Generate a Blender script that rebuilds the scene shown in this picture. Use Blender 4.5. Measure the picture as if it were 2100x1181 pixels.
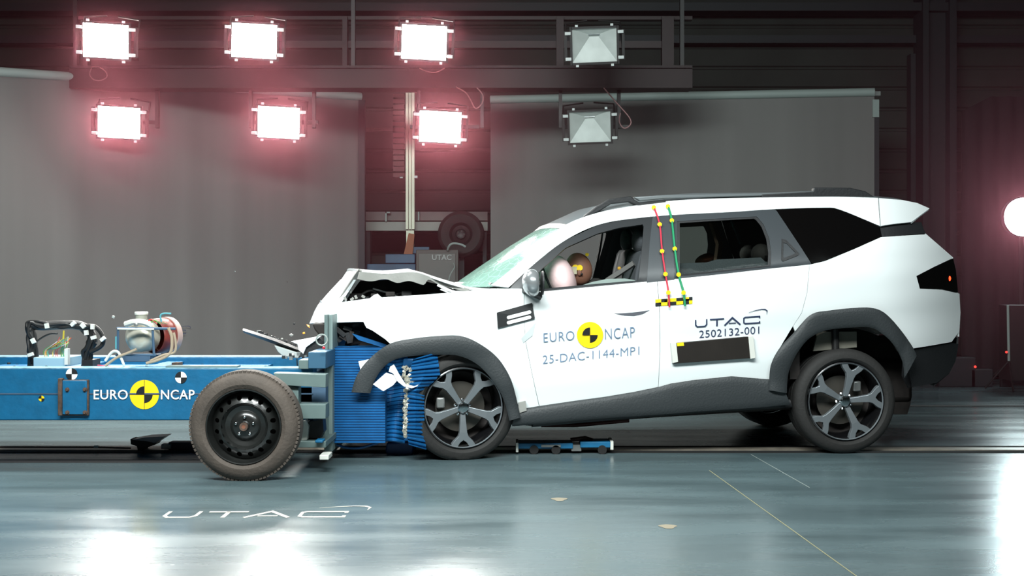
import bpy, bmesh, math, random
from mathutils import Vector, Matrix, noise
random.seed(4)
PI = math.pi
sc = bpy.context.scene
COL = sc.collection
for o in list(bpy.data.objects): bpy.data.objects.remove(o)

# ------------------------------------------------------------ camera, world, lights
F = 2540.0; DC = 8.0; HC = 1.18; HY = 570.0          # focal length in px (of 2100), camera distance, height, horizon row
cam = bpy.data.cameras.new('camera'); co = bpy.data.objects.new('camera', cam); COL.objects.link(co)
co.location = (0, -DC, HC); co.rotation_euler = (PI/2, 0, 0)
cam.sensor_width = 36; cam.lens = 36*F/2100; cam.shift_y = -(590.5-HY)/2100
cam.clip_end = 200
sc.camera = co
sc.view_settings.view_transform = 'Standard'; sc.view_settings.look = 'None'
sc.view_settings.gamma = 1; sc.view_settings.exposure = 0.0; sc.view_settings.use_curve_mapping = False
w = bpy.data.worlds.new('hall'); sc.world = w; w.use_nodes = True
w.node_tree.nodes['Background'].inputs[0].default_value = (0.75, 0.9, 1.0, 1)
w.node_tree.nodes['Background'].inputs[1].default_value = 0.035

def area(name, loc, target, sx, sy, power, color=(1, 1, 1)):
    l = bpy.data.lights.new(name, 'AREA'); l.shape = 'RECTANGLE'; l.size = sx; l.size_y = sy
    l.spread = math.radians(115); l.energy = power; l.color = color
    o = bpy.data.objects.new(name, l); COL.objects.link(o); o.location = loc
    o.rotation_euler = (Vector(target)-Vector(loc)).to_track_quat('-Z', 'Y').to_euler()
    return o
area('hall_lamp_bank', (-1.0, -4.6, 4.6), (-0.6, 0.3, 0.5), 5.0, 1.0, 330, (0.93, 1.0, 0.99))
area('hall_lamp_bank', (3.0, -4.6, 4.6), (1.9, 0.3, 0.5), 1.5, 1.0, 40, (0.9, 1.0, 1.0))
area('overhead_lamp_bank', (-3.0, 1.0, 5.5), (-3.0, 0.6, 0), 4.0, 1.0, 190, (0.96, 1.0, 0.98))

# ------------------------------------------------------------ materials
def lin(c):
    return tuple(((x/255)/12.92 if x/255 <= 0.04045 else ((x/255+0.055)/1.055)**2.4) for x in c)
MATS = {}
def mat(name, rgb, rough=0.5, metal=0.0, spec=0.5, bump=0.0, bscale=20, var=0.0, vscale=4, coat=0.0, stretch=None, emit=None, estr=0, rvar=0.0):
    if name in MATS: return MATS[name]
    m = bpy.data.materials.new(name); m.use_nodes = True; nt = m.node_tree; b = nt.nodes['Principled BSDF']
    c = lin(rgb)+(1,)
    b.inputs['Base Color'].default_value = c; b.inputs['Roughness'].default_value = rough
    b.inputs['Metallic'].default_value = metal; b.inputs['Specular IOR Level'].default_value = spec
    b.inputs['Coat Weight'].default_value = coat; b.inputs['Coat Roughness'].default_value = 0.05
    if emit:
        b.inputs['Emission Color'].default_value = lin(emit)+(1,); b.inputs['Emission Strength'].default_value = estr
    tc = nt.nodes.new('ShaderNodeTexCoord'); mp = nt.nodes.new('ShaderNodeMapping')
    nt.links.new(tc.outputs['Object'], mp.inputs[0])
    if stretch: mp.inputs['Scale'].default_value = stretch
    n = nt.nodes.new('ShaderNodeTexNoise'); n.inputs['Scale'].default_value = vscale; n.inputs['Detail'].default_value = 6
    nt.links.new(mp.outputs[0], n.inputs['Vector'])
    if var:
        r = nt.nodes.new('ShaderNodeValToRGB')
        r.color_ramp.elements[0].position = 0.3; r.color_ramp.elements[1].position = 0.7
        r.color_ramp.elements[0].color = tuple(x*(1-var) for x in c[:3])+(1,)
        r.color_ramp.elements[1].color = tuple(min(1, x*(1+var)) for x in c[:3])+(1,)
        nt.links.new(n.outputs[0], r.inputs[0]); nt.links.new(r.outputs[0], b.inputs['Base Color'])
    if rvar:
        mr = nt.nodes.new('ShaderNodeMapRange'); mr.inputs[1].default_value = 0.3; mr.inputs[2].default_value = 0.7
        mr.inputs[3].default_value = max(0, rough-rvar); mr.inputs[4].default_value = rough+rvar
        nt.links.new(n.outputs[0], mr.inputs[0]); nt.links.new(mr.outputs[0], b.inputs['Roughness'])
    if bump:
        n2 = nt.nodes.new('ShaderNodeTexNoise'); n2.inputs['Scale'].default_value = bscale; n2.inputs['Detail'].default_value = 4
        nt.links.new(mp.outputs[0], n2.inputs['Vector'])
        bp = nt.nodes.new('ShaderNodeBump'); bp.inputs['Strength'].default_value = bump; bp.inputs['Distance'].default_value = 0.02
        nt.links.new(n2.outputs[0], bp.inputs['Height']); nt.links.new(bp.outputs[0], b.inputs['Normal'])
    MATS[name] = m; return m
def glass(name, tint, fac, rough=0.03, crack=False):
    m = bpy.data.materials.new(name); m.use_nodes = True; nt = m.node_tree; nt.nodes.clear()
    out = nt.nodes.new('ShaderNodeOutputMaterial'); mx = nt.nodes.new('ShaderNodeMixShader')
    tr = nt.nodes.new('ShaderNodeBsdfTransparent'); tr.inputs[0].default_value = lin(tint)+(1,)
    b = nt.nodes.new('ShaderNodeBsdfPrincipled'); b.inputs['Roughness'].default_value = rough
    b.inputs['Base Color'].default_value = (lin(tint) if fac > .2 else (.01, .01, .01))+(1,)
    nt.links.new(tr.outputs[0], mx.inputs[1]); nt.links.new(b.outputs[0], mx.inputs[2]); nt.links.new(mx.outputs[0], out.inputs[0])
    if crack:
        tc = nt.nodes.new('ShaderNodeTexCoord'); v = nt.nodes.new('ShaderNodeTexVoronoi'); v.feature = 'DISTANCE_TO_EDGE'; v.inputs['Scale'].default_value = 14
        nt.links.new(tc.outputs['Object'], v.inputs['Vector'])
        mr = nt.nodes.new('ShaderNodeMapRange'); mr.inputs[1].default_value = 0.0; mr.inputs[2].default_value = 0.03
        mr.inputs[3].default_value = 0.95; mr.inputs[4].default_value = fac
        nt.links.new(v.outputs['Distance'], mr.inputs[0]); nt.links.new(mr.outputs[0], mx.inputs[0])
        bp = nt.nodes.new('ShaderNodeBump'); bp.inputs['Strength'].default_value = 0.5; bp.inputs['Distance'].default_value = 0.01
        nn = nt.nodes.new('ShaderNodeTexNoise'); nn.inputs['Scale'].default_value = 9
        nt.links.new(tc.outputs['Object'], nn.inputs['Vector']); nt.links.new(nn.outputs[0], bp.inputs['Height']); nt.links.new(bp.outputs[0], b.inputs['Normal'])
    else: mx.inputs[0].default_value = fac
    return m

WHITE = mat('white_car_paint', (238, 244, 244), 0.35, coat=0.6)
DIMROOF = mat('shaded_white_roof_paint', (116, 124, 127), 0.3, coat=0.5)  # white roof paint; its dim lighting is put into the grey colour
INNERW = mat('bare_panel_underside', (150, 150, 145), 0.5, bump=0.2)
BLACKP = mat('black_plastic', (34, 35, 37), 0.5, bump=0.1, bscale=60)
CLAD = mat('grey_plastic_cladding', (49, 53, 55), 0.55, bump=0.15, bscale=80)
FRAMEB = mat('satin_black_window_frame', (34, 37, 40), 0.4)
PILLAR = mat('satin_grey_pillar', (58, 63, 67), 0.38)
DARKG = mat('dark_privacy_glass', (10, 9, 9), 0.12, spec=0.25)
DARK = mat('dark_interior', (40, 35, 33), 0.8, var=0.3, vscale=20)
SEAT = mat('grey_seat_cloth', (72, 76, 80), 0.8, bump=0.2, bscale=80)
RUBBER = mat('black_rubber', (37, 36, 35), 0.75, bump=0.15, bscale=50)
RUBBERB = mat('dusty_brown_rubber', (80, 71, 64), 0.75, var=0.2, vscale=8, bump=0.2, bscale=60)
ALLOYD = mat('gloss_black_rim', (24, 24, 26), 0.2, metal=0.3)
ALLOYS = mat('machined_alloy', (128, 134, 138), 0.3, metal=0.45)
CHROME = mat('chrome', (225, 230, 232), 0.12, metal=1)
STEELB = mat('gloss_black_steel_wheel', (30, 31, 30), 0.28, spec=0.6, coat=0.4)
STEEL = mat('dull_steel', (150, 152, 150), 0.4, metal=0.7, var=0.2, vscale=6)
GREENGREY = mat('grey_green_painted_steel', (98, 116, 114), 0.5, var=0.08, vscale=8)
BLUE = mat('blue_painted_steel', (8, 96, 138), 0.5, var=0.12, vscale=14, bump=0.1, bscale=30)
BLUEB = mat('blue_barrier_cladding', (20, 88, 142), 0.38, metal=0.0, var=0.15, vscale=10)
BLUED = mat('dusty_blue_board', (62, 88, 112), 0.6, var=0.2)
BLACKM = mat('black_steel', (26, 25, 25), 0.5)
RIGM = mat('black_rig_steel_red_glow', (30, 11, 13), 0.6, var=0.15)  # red lamp glow is mixed into the black steel colour
RUST = mat('rusted_steel', (84, 66, 56), 0.8, var=0.4, vscale=30)
YEL = mat('yellow_vinyl', (250, 214, 20), 0.5)
BLK = mat('black_vinyl', (26, 28, 30), 0.5)
WHT = mat('white_vinyl', (240, 242, 242), 0.5)
NAVY = mat('navy_vinyl', (44, 54, 84), 0.5)
BLUEL = mat('light_blue_lettering', (108, 130, 158), 0.5)
RED = mat('red_strap', (196, 42, 66), 0.6)
GREEN = mat('green_strap', (10, 140, 90), 0.6)
REDT = mat('red_tank_paint', (122, 50, 42), 0.4)
STEELT = mat('polished_tank_steel', (214, 208, 190), 0.28, metal=0.35)
WPLAST = mat('white_plastic', (215, 216, 208), 0.5)
TAN = mat('tan_rubber_hose', (168, 150, 128), 0.6)
SKIN = mat('brown_dummy_skin', (128, 88, 70), 0.6)
BAG = mat('airbag_cloth', (238, 206, 206), 0.8, bump=0.2, bscale=15)
ORANGE = mat('orange_plastic', (190, 100, 50), 0.5)
CURT = mat('grey_screen_fabric', (116, 113, 111), 0.85, var=0.10, vscale=1.2, stretch=(2.5, 2.5, 0.12))
TUBE = mat('pale_roller_tube', (150, 160, 156), 0.6)
WALL = mat('dark_wall_cladding', (46, 49, 45), 0.8, var=0.2, vscale=2)
COLM = mat('dark_column_paint', (34, 36, 40), 0.6)
CEIL = mat('black_ceiling', (22, 20, 20), 0.9)
CHALK = mat('pale_floor_paint', (200, 196, 184), 0.6)
YLINE = mat('faded_yellow_floor_line', (150, 146, 112), 0.6)
FOIL = mat('torn_aluminium_honeycomb', (190, 186, 172), 0.45, metal=0.5, var=0.4, vscale=60)
CLEAR = glass('clear_window_glass', (236, 240, 238), 0.03)
SCREEN = glass('cracked_windscreen_glare', (176, 214, 202), 0.45, rough=0.12, crack=True)  # cracked glass; white lamp reflection put into its milky colour

# ------------------------------------------------------------ helpers
OFF = {}
def tag(o, label=None, cat=None, group=None, kind=None):
    if label: o['label'] = label
    if cat: o['category'] = cat
    if group: o['group'] = group
    if kind: o['kind'] = kind
    return o
def thing(name, label, cat, loc=(0, 0, 0), rz=0, group=None, local=False):
    o = bpy.data.objects.new(name, None); COL.objects.link(o); o.empty_display_size = 0.1
    o.location = loc; o.rotation_euler = (0, 0, rz)
    OFF[o.name] = Vector((0, 0, 0)) if local else Vector(loc)
    return tag(o, label, cat, group)
def P(px, py, d):
    return Vector(((px-1050)*d/F, d-DC, HC+(HY-py)*d/F))
def FL(px, py, z=0.0):
    d = F*(HC-z)/(py-HY); return Vector(((px-1050)*d/F, d-DC, z))

class MB:
    def __init__(s): s.v = []; s.f = []
    def add(s, vs, fs):
        n = len(s.v); s.v += [Vector(p) for p in vs]; s.f += [tuple(i+n for i in f) for f in fs]; return s
    def box(s, a, b, M=None):
        x0, y0, z0 = a; x1, y1, z1 = b
        vs = [Vector(p) for p in ((x0,y0,z0),(x1,y0,z0),(x1,y1,z0),(x0,y1,z0),(x0,y0,z1),(x1,y0,z1),(x1,y1,z1),(x0,y1,z1))]
        if M: vs = [M @ p for p in vs]
        return s.add(vs, [(0,3,2,1),(4,5,6,7),(0,1,5,4),(1,2,6,5),(2,3,7,6),(3,0,4,7)])
    def pbox(s, px0, py0, px1, py1, d0, d1):      # box whose front face covers these picture corners at distance d0
        a = P(px0, py1, d0); b = P(px1, py0, d0)
        return s.box((a.x, d0-DC, a.z), (b.x, d1-DC, b.z))
    def prism(s, pts, vec):
        pts = [Vector(p) for p in pts]; vec = Vector(vec); n = len(pts)
        vs = pts+[p+vec for p in pts]
        return s.add(vs, [tuple(range(n)), tuple(range(2*n-1, n-1, -1))]+[(i, i+n, (i+1) % n+n, (i+1) % n) for i in range(n)])
    def ring_sweep(s, rings, closed=False, caps=True):
        k = len(rings[0]); n = len(rings)
        vs = [p for r in rings for p in r]; fs = []
        for i in range(n if closed else n-1):
            j = (i+1) % n
            for q in range(k): fs.append((i*k+q, i*k+(q+1) % k, j*k+(q+1) % k, j*k+q))
        if caps and not closed: fs += [tuple(range(k-1, -1, -1)), tuple((n-1)*k+q for q in range(k))]
        return s.add(vs, fs)
    def tube(s, path, r, seg=8, closed=False):
        path = [Vector(p) for p in path]; n = len(path); rings = []
        rr = r if isinstance(r, (list, tuple)) else [r]*n
        up = Vector((0.123, 0.31, 0.94))
        for i, p in enumerate(path):
            a = path[(i-1) % n] if closed else path[max(0, i-1)]; b = path[(i+1) % n] if closed else path[min(n-1, i+1)]
            t = (b-a).normalized()
            if t.length < .5: t = Vector((1, 0, 0))
            x = t.cross(up)
            if x.length < 0.05: x = t.cross(Vector((1, 0.1, 0)))
            x.normalize(); y = t.cross(x).normalized(); up = y if abs(t.dot(y)) < .5 else up
            up = -y if y.dot(up) < 0 else y
            rings.append([p+(x*math.cos(2*PI*q/seg)+y*math.sin(2*PI*q/seg))*rr[i] for q in range(seg)])
        # keep ring phases aligned
        for i in range(1, len(rings)):
            k = min(range(seg), key=lambda o: sum((rings[i][(q+o) % seg]-rings[i-1][q]).length for q in range(seg)))
            rings[i] = rings[i][k:]+rings[i][:k]
            rev = [rings[i][0]]+rings[i][1:][::-1]
            if sum((rev[q]-rings[i-1][q]).length for q in range(seg)) < sum((rings[i][q]-rings[i-1][q]).length for q in range(seg))-1e-6: rings[i] = rev
        return s.ring_sweep(rings, closed)
    def lathe(s, prof, M=None, seg=48, closed=True):   # profile (radius, h) turned round local Y; h along +Y
        M = M or Matrix(); n = len(prof)
        vs = []; fs = []
        for q in range(seg):
            a = 2*PI*q/seg
            for (r, h) in prof: vs.append(M @ Vector((r*math.cos(a), h, r*math.sin(a))))
        for q in range(seg):
            for i in range(n-1):
                fs.append((q*n+i, q*n+i+1, ((q+1) % seg)*n+i+1, ((q+1) % seg)*n+i))
        return s.add(vs, fs)
    def ball(s, c, r, seg=20, M=None):
        c = Vector(c); rx, ry, rz = r if isinstance(r, (tuple, list)) else (r, r, r); vs = []; fs = []
        rows = seg//2
        for i in range(rows+1):
            t = PI*i/rows
            for q in range(seg):
                a = 2*PI*q/seg; p = Vector((rx*math.sin(t)*math.cos(a), ry*math.sin(t)*math.sin(a), rz*math.cos(t)))
                vs.append(c+(M @ p if M else p))
        for i in range(rows):
            for q in range(seg): fs.append((i*seg+q, (i+1)*seg+q, (i+1)*seg+(q+1) % seg, i*seg+(q+1) % seg))
        return s.add(vs, fs)
    def grid(s, rows):
        n = len(rows); m = len(rows[0])
        return s.add([p for r in rows for p in r], [(i*m+j, i*m+j+1, (i+1)*m+j+1, (i+1)*m+j) for i in range(n-1) for j in range(m-1)])
    def build(s, name, material, parent=None, bevel=0, solid=0, ang=35, flat=False, loc=None, sub=0):
        me = bpy.data.meshes.new(name)
        off = Vector((0, 0, 0))
        if parent is not None: off = OFF.get(parent.name, Vector((0, 0, 0)))
        elif loc is not None: off = Vector(loc)
        me.from_pydata([tuple(p-off) for p in s.v], [], s.f)
        bm = bmesh.new(); bm.from_mesh(me)
        bmesh.ops.remove_doubles(bm, verts=bm.verts, dist=1e-5)
        bmesh.ops.recalc_face_normals(bm, faces=bm.faces)
        for f in bm.faces: f.smooth = not flat
        for e in bm.edges:
            if len(e.link_faces) == 2 and e.calc_face_angle(0) > math.radians(ang): e.smooth = False
        bm.to_mesh(me); bm.free()
        me.materials.append(material)
        o = bpy.data.objects.new(name, me); COL.objects.link(o)
        if parent is not None: o.parent = parent
        elif loc is not None: o.location = loc
        OFF[o.name] = off
        if solid:
            m = o.modifiers.new('s', 'SOLIDIFY'); m.thickness = solid; m.offset = 0
            es = o.modifiers.new('e', 'EDGE_SPLIT'); es.split_angle = math.radians(40); es.use_edge_sharp = True
        if bevel:
            m = o.modifiers.new('b', 'BEVEL'); m.width = bevel; m.segments = 2; m.limit_method = 'ANGLE'; m.angle_limit = math.radians(40); m.harden_normals = False
        if sub:
            m = o.modifiers.new('ss', 'SUBSURF'); m.levels = sub; m.render_levels = sub
        return o
def copy_tree(o, parent=None):
    c = o.copy(); COL.objects.link(c); c.parent = parent
    for ch in [x for x in COL.objects if x.parent == o]: copy_tree(ch, c)
    return c
def crv(pts, n=6, closed=False):      # Catmull-Rom through pts
    out = []; k = len(pts); P_ = [Vector(p) for p in pts]
    for i in range(k if closed else k-1):
        p0 = P_[(i-1) % k] if closed or i > 0 else P_[0]; p1 = P_[i]; p2 = P_[(i+1) % k]
        p3 = P_[(i+2) % k] if closed or i+2 < k else P_[-1]
        for j in range(n):
            t = j/n
            out.append(0.5*((2*p1)+(p2-p0)*t+(2*p0-5*p1+4*p2-p3)*t*t+(3*p1-p0-3*p2+p3)*t**3))
    if not closed: out.append(P_[-1])
    return out
def resample(pts, n):
    pts = [Vector(p) for p in pts]; L = [0]
    for a, b in zip(pts, pts[1:]): L.append(L[-1]+(b-a).length)
    out = []; j = 0
    for i in range(n):
        t = L[-1]*i/(n-1)
        while j < len(L)-2 and L[j+1] < t: j += 1
        q = (t-L[j])/max(1e-9, L[j+1]-L[j]); out.append(pts[j].lerp(pts[j+1], min(1, q)))
    return out
def ss(x): x = max(0, min(1, x)); return x*x*(3-2*x)

# text and marks as flat meshes in their own (x, y)
def text_shape(txt, thin=0.0, space=1.0):
    c = bpy.data.curves.new('t', 'FONT'); c.body = txt; c.offset = thin; c.space_character = space; c.resolution_u = 4
    o = bpy.data.objects.new('t', c); COL.objects.link(o)
    dg = bpy.context.evaluated_depsgraph_get(); me = bpy.data.meshes.new_from_object(o.evaluated_get(dg))
    vs = [(v.co.x, v.co.y) for v in me.vertices]; fs = [tuple(p.vertices) for p in me.polygons]
    bpy.data.objects.remove(o); bpy.data.curves.remove(c); bpy.data.meshes.remove(me)
    x0 = min(v[0] for v in vs); x1 = max(v[0] for v in vs); y0 = min(v[1] for v in vs); y1 = max(v[1] for v in vs)
    return [((x-x0)/(x1-x0), (y-y0)/(y1-y0)) for x, y in vs], fs
def stroke(pts, t):
    pts = [Vector((p[0], p[1])) for p in pts]; n = len(pts); tt = t if isinstance(t, list) else [t]*n; A = []; B = []
    for i in range(n):
        d0 = (pts[i]-pts[i-1]).normalized() if i else (pts[1]-pts[0]).normalized()
        d1 = (pts[i+1]-pts[i]).normalized() if i < n-1 else d0
        n0 = Vector((-d0.y, d0.x)); n1 = Vector((-d1.y, d1.x)); m = (n0+n1)
        if m.length < .1: m = n0
        m.normalize(); k = tt[i]/2/max(.35, m.dot(n0)); A.append(pts[i]+m*k); B.append(pts[i]-m*k)
    return [tuple(p) for p in A+B], [(i, i+1, n+i+1, n+i) for i in range(n-1)]
def logo_shape():       # wide squared capital letters with a thin swoosh above the last
    V = []; Fs = []
    for pts, t in (([(0.1,1),(0.1,0.3),(0.3,0.08),(1.3,0.08),(1.5,0.3),(1.5,1)], .17), ([(1.9,.92),(3.7,.92)], .17), ([(2.8,.92),(2.8,0)], .2),
                   ([(3.75,0),(4.75,.98),(5.75,0)], .2), ([(4.3,.26),(5.2,.26)], .12), ([(8.2,.7),(8.2,.92),(6.4,.92),(6.2,.8),(6.2,.2),(6.4,.08),(8.2,.08),(8.2,.3)], .17),
                   ([(6.8,1.5),(7.6,1.72),(8.4,1.84),(8.9,1.8),(9.15,1.6),(9.1,1.15)], [.03,.07,.1,.14,.12,.03])):
        v, f = stroke(pts, t); n = len(V); V += v; Fs += [tuple(i+n for i in q) for q in f]
    return V, Fs
def decal(shape, fmap, name, material, parent):
    V, Fs = shape; b = MB(); b.add([fmap(x, y) for x, y in V], Fs)
    return b.build(name, material, parent)
def disc_shape(n=48): return [(math.cos(2*PI*i/n), math.sin(2*PI*i/n)) for i in range(n)], [tuple(range(n))]
def wedge_shape(a0, r=1, n=10):
    return [(0, 0)]+[(r*math.cos(a0+PI/2*i/n), r*math.sin(a0+PI/2*i/n)) for i in range(n+1)], [tuple(range(n+2))]

# ============================================================ SETTING
def structure(o): o['kind'] = 'structure'; return o
fm = mat('blue_grey_epoxy_floor', (84, 101, 105), 0.26, spec=0.5, var=0.2, vscale=1.6, bump=0.06, bscale=3.0, stretch=(0.5, 2.2, 1), rvar=0.06)
structure(MB().box((-9, -9, -0.2), (9, 8.2, 0)).build('floor', fm))
b = MB(); rows = []
zz = [0.0]; z = 0
while z < 4.6: rows += [(z, 7.0), (z+0.20, 7.0), (z+0.215, 7.03), (z+0.235, 7.03), (z+0.25, 7.0)]; z += 0.25
b.grid([[Vector((x, y, z)) for x in (-9, 9)] for z, y in rows]); b.box((-9, 7.05, 0), (9, 7.2, 5))
structure(b.build('wall_back', WALL, flat=True))
structure(MB().box((-9.2, -9, 0), (-9, 7.2, 5.8)).build('wall_left', WALL))
structure(MB().box((9, -9, 0), (9.2, 7.2, 5.8)).build('wall_right', WALL))
structure(MB().box((-9, -9.2, 0), (9, -9, 5.8)).build('wall_front', WALL))
structure(MB().box((-9, -9, 5.8), (9, 7.2, 6.0)).build('ceiling', CEIL))
structure(MB().pbox(-900, 5, 3000, 22, 14.6, 14.9).build('trim_1', COLM))
structure(MB().pbox(-900, 72, 3000, 88, 14.8, 14.95).build('trim_2', COLM))
b = MB()
for a_, b_ in ((1893, 1905), (1948, 1962)): b.pbox(a_, -60, b_, 776, 14.55, 14.9)
b.pbox(1905, -60, 1948, 776, 14.7, 14.76)
structure(b.build('trim_3', COLM))
structure(MB().pbox(1868, 110, 1878, 770, 14.8, 14.95).build('trim_4', COLM))

# rail slot in the floor: two thin plates and a dark slot
yA = FL(0, 918).y; yB = FL(0, 931).y
structure(MB().box((-9, FL(0, 929).y, 0), (9, FL(0, 925).y, 0.004)).build('trim_5', mat('dark_slot', (16, 15, 15), 0.9)))
structure(MB().box((-9, FL(0, 924).y, 0), (9, FL(0, 919).y, 0.006)).build('trim_6', mat('worn_rail_steel', (142, 134, 122), 0.4, metal=0.4, var=0.3, vscale=8)))
structure(MB().box((-9, FL(0, 918).y, 0), (9, FL(0, 915).y, 0.003)).build('trim_7', MATS['dark_slot']))
structure(MB().box((-9, FL(0, 949).y, 0), (-1.7, FL(0, 943).y, 0.003)).build('trim_8', mat('dark_joint', (52, 50, 50), 0.8)))
structure(MB().box((-9, FL(0, 834).y, 0), (9, FL(0, 831).y, 0.003)).build('trim_9', MATS['dark_joint']))

# floor marks
d0 = 0.0012
def flmark(V, mp, name, m, label, cat):
    b = MB(); Vs, Fs = V; b.add([mp(x, y) for x, y in Vs], Fs); c = sum(b.v, Vector())/len(b.v); c.z = 0
    return tag(b.build(name, m, loc=c), label, cat)
P0 = FL(327, 1062); P1 = FL(708, 1061); H1 = FL(327, 1049)
def lm(x, y):
    q = P0.lerp(P1, x/8.3); return Vector((q.x, q.y+(H1.y-P0.y)*y, d0))
flmark(logo_shape(), lm, 'floor_lettering', CHALK, 'pale wide capital lettering painted on the blue grey floor in the foreground', 'floor marking')
A = FL(1455, 965); B = FL(1775, 1195); dd = (B-A).normalized(); nn = Vector((-dd.y, dd.x, 0))*0.003
tag(MB().add([A+nn+Vector((0,0,d0)), A-nn+Vector((0,0,d0)), B-nn+Vector((0,0,d0)), B+nn+Vector((0,0,d0))], [(0,1,2,3)]).build('floor_line', YLINE, loc=None), 'long thin yellow line running diagonally across the floor at lower right', 'floor marking')
A = FL(1540, 932); B = FL(1660, 1000); dd = (B-A).normalized(); nn = Vector((-dd.y, dd.x, 0))*0.003
tag(MB().add([A+nn+Vector((0,0,d0)), A-nn+Vector((0,0,d0)), B-nn+Vector((0,0,d0)), B+nn+Vector((0,0,d0))], [(0,1,2,3)]).build('floor_line', TUBE, loc=None), 'short faint pale scratch line on the floor below the rear wheel', 'floor marking')
for (px, py, r, lab) in ((1147, 1024, 15, 'small pale worn patch on the floor below the middle of the car'), (1370, 1080, 17, 'small tan worn patch on the floor at lower centre right')):
    c = FL(px, py); r_ = r*(c.y+DC)/F
    pts = [(c.x+r_*math.cos(a)*(1+.3*math.sin(3*a)), c.y+r_*1.3*math.sin(a), d0) for a in [2*PI*i/18 for i in range(18)]]
    tag(MB().add([Vector(p) for p in pts], [tuple(range(18))]).build('floor_patch', mat('tan_wear', (150, 140, 120), 0.6)), lab, 'floor mark')

# ---- roller screens
def screen(label, px0, py0, dA, px1, py1, dB, ybot, extra=None):
    A = P(px0, py0, dA); B = P(px1, py1, dB); base = Vector(((A.x+B.x)/2, (A.y+B.y)/2, 0))
    t = thing('roller_screen', label, 'screen', base)
    rows = []; n = 120
    for zi in (1.0, 0.55, 0.0):
        r = []
        for i in range(n+1):
            p = A.lerp(B, i/n); z = 0.03+(p.z-0.03)*zi
            yy = 0.022*math.sin(i*0.42)*(.3+noise.noise(Vector((i*.07, 0, 0))))*(1.2-zi)
            r.append(Vector((p.x, p.y+yy, z)))
        rows.append(r)
    MB().grid(rows).build('fabric', CURT, t, solid=0.004)
    MB().tube([A+Vector((0, 0, 0.02)), B+Vector((0, 0, 0.02))], 0.045, 14).build('roller_tube', TUBE, t)
    Az = A.copy(); Az.z = .03; Bz = B.copy(); Bz.z = .03
    MB().tube([Az, Bz], 0.03, 10).build('bottom_bar', TUBE, t)
    return t
t1 = screen('grey roller screen hanging behind the blue trolley, left of the dark gap', -260, 134, 11.2, 740, 202, 13.5, 0)
t2 = screen('grey roller screen hanging behind the white car, right of the dark gap', 1006, 208, 13.5, 1793, 193, 13.0, 0)
b = MB(); b.pbox(1790, 187, 1806, 196, 13.0, 13.1).build('end_bracket', STEEL, t2)
MB().pbox(1790, 204, 1803, 240, 12.98, 13.06).build('counterweight', TUBE, t2)
MB().pbox(1793, 241, 1803, 790, 13.0, 13.06).build('guide_rail', COLM, t2)
MB().pbox(735, 205, 748, 800, 13.4, 13.5).build('guide_rail', COLM, t1)

# ---- gap machinery between the screens
t = thing('measuring_column', 'aluminium post with cable chain standing in the gap between the two screens', 'machine post', P(838, 800, 14.0)*1)
t.location.z = 0; OFF[t.name] = Vector(t.location)
b = MB(); 
for a_, b_ in ((832, 837), (838.5, 843), (844.5, 850)): b.pbox(a_, 190, b_, 470, 13.95, 14.05)
b.pbox(833, 190, 849, 780, 14.0, 14.06); b.build('post', mat('anodised_aluminium', (170, 166, 150), 0.4, metal=0.6), t)
b = MB()
for i in range(15): b.pbox(806, 192+i*11.6, 829, 192+i*11.6+8.5, 13.9, 13.98)
b.build('cable_chain', mat('dark_red_plastic_chain', (96, 58, 56), 0.6), t)
b = MB(); b.pbox(820, 360, 826, 365, 13.9, 13.95); b.pbox(849, 360, 856, 365, 13.9, 13.95); b.build('clamp', STEEL, t)
t = thing('steel_gantry_beam', 'double pale steel beam crossing the gap behind the bonnet', 'beam', P(830, 455, 14.2)); 
b = MB(); b.pbox(748, 434, 1000, 452, 14.15, 14.3); b.build('upper_beam', mat('pinkish_grey_steel', (118, 104, 102), 0.6, var=0.2), t)
b = MB(); b.pbox(748, 455, 1000, 473, 14.1, 14.3); b.build('lower_beam', mat('pale_grey_steel', (150, 148, 142), 0.6, var=0.1), t)
b = MB(); b.pbox(790, 434, 793, 454, 14.05, 14.15); b.pbox(857, 434, 860, 452, 14.05, 14.15); b.pbox(790, 434, 800, 437, 14.05, 14.15); b.build('end_plate', TUBE, t)
for a_ in (751, 990): MB().pbox(a_, 473, a_+8, 772, 14.15, 14.3).build('leg', COLM, t)
t = thing('wheel_on_stand', 'dark spare wheel mounted in the gap behind the windscreen', 'wheel', P(945, 478, 13.9))
M = Matrix.Translation(P(945, 480, 13.85))
MB().lathe([(.13,.0),(.17,-.02),(.22,-.03),(.25,-.0),(.262,.05),(.262,.2),(.2,.22),(.13,.2),(.13,0)], M, 40).build('tyre', RUBBER, t)
MB().lathe([(0,.02),(.05,.0),(.06,.04),(.10,.06),(.13,.02)], M, 30).build('rim', BLACKM, t)
for k in range(5):
    a = 2*PI*k/5; c = P(945, 480, 13.85); MB().ball((c.x+.035*math.cos(a), c.y, c.z+.035*math.sin(a)), .009, 8).build('wheel_nut', STEEL, t)
MB().pbox(938, 500, 952, 776, 14.0, 14.1).build('stand', COLM, t)
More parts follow.
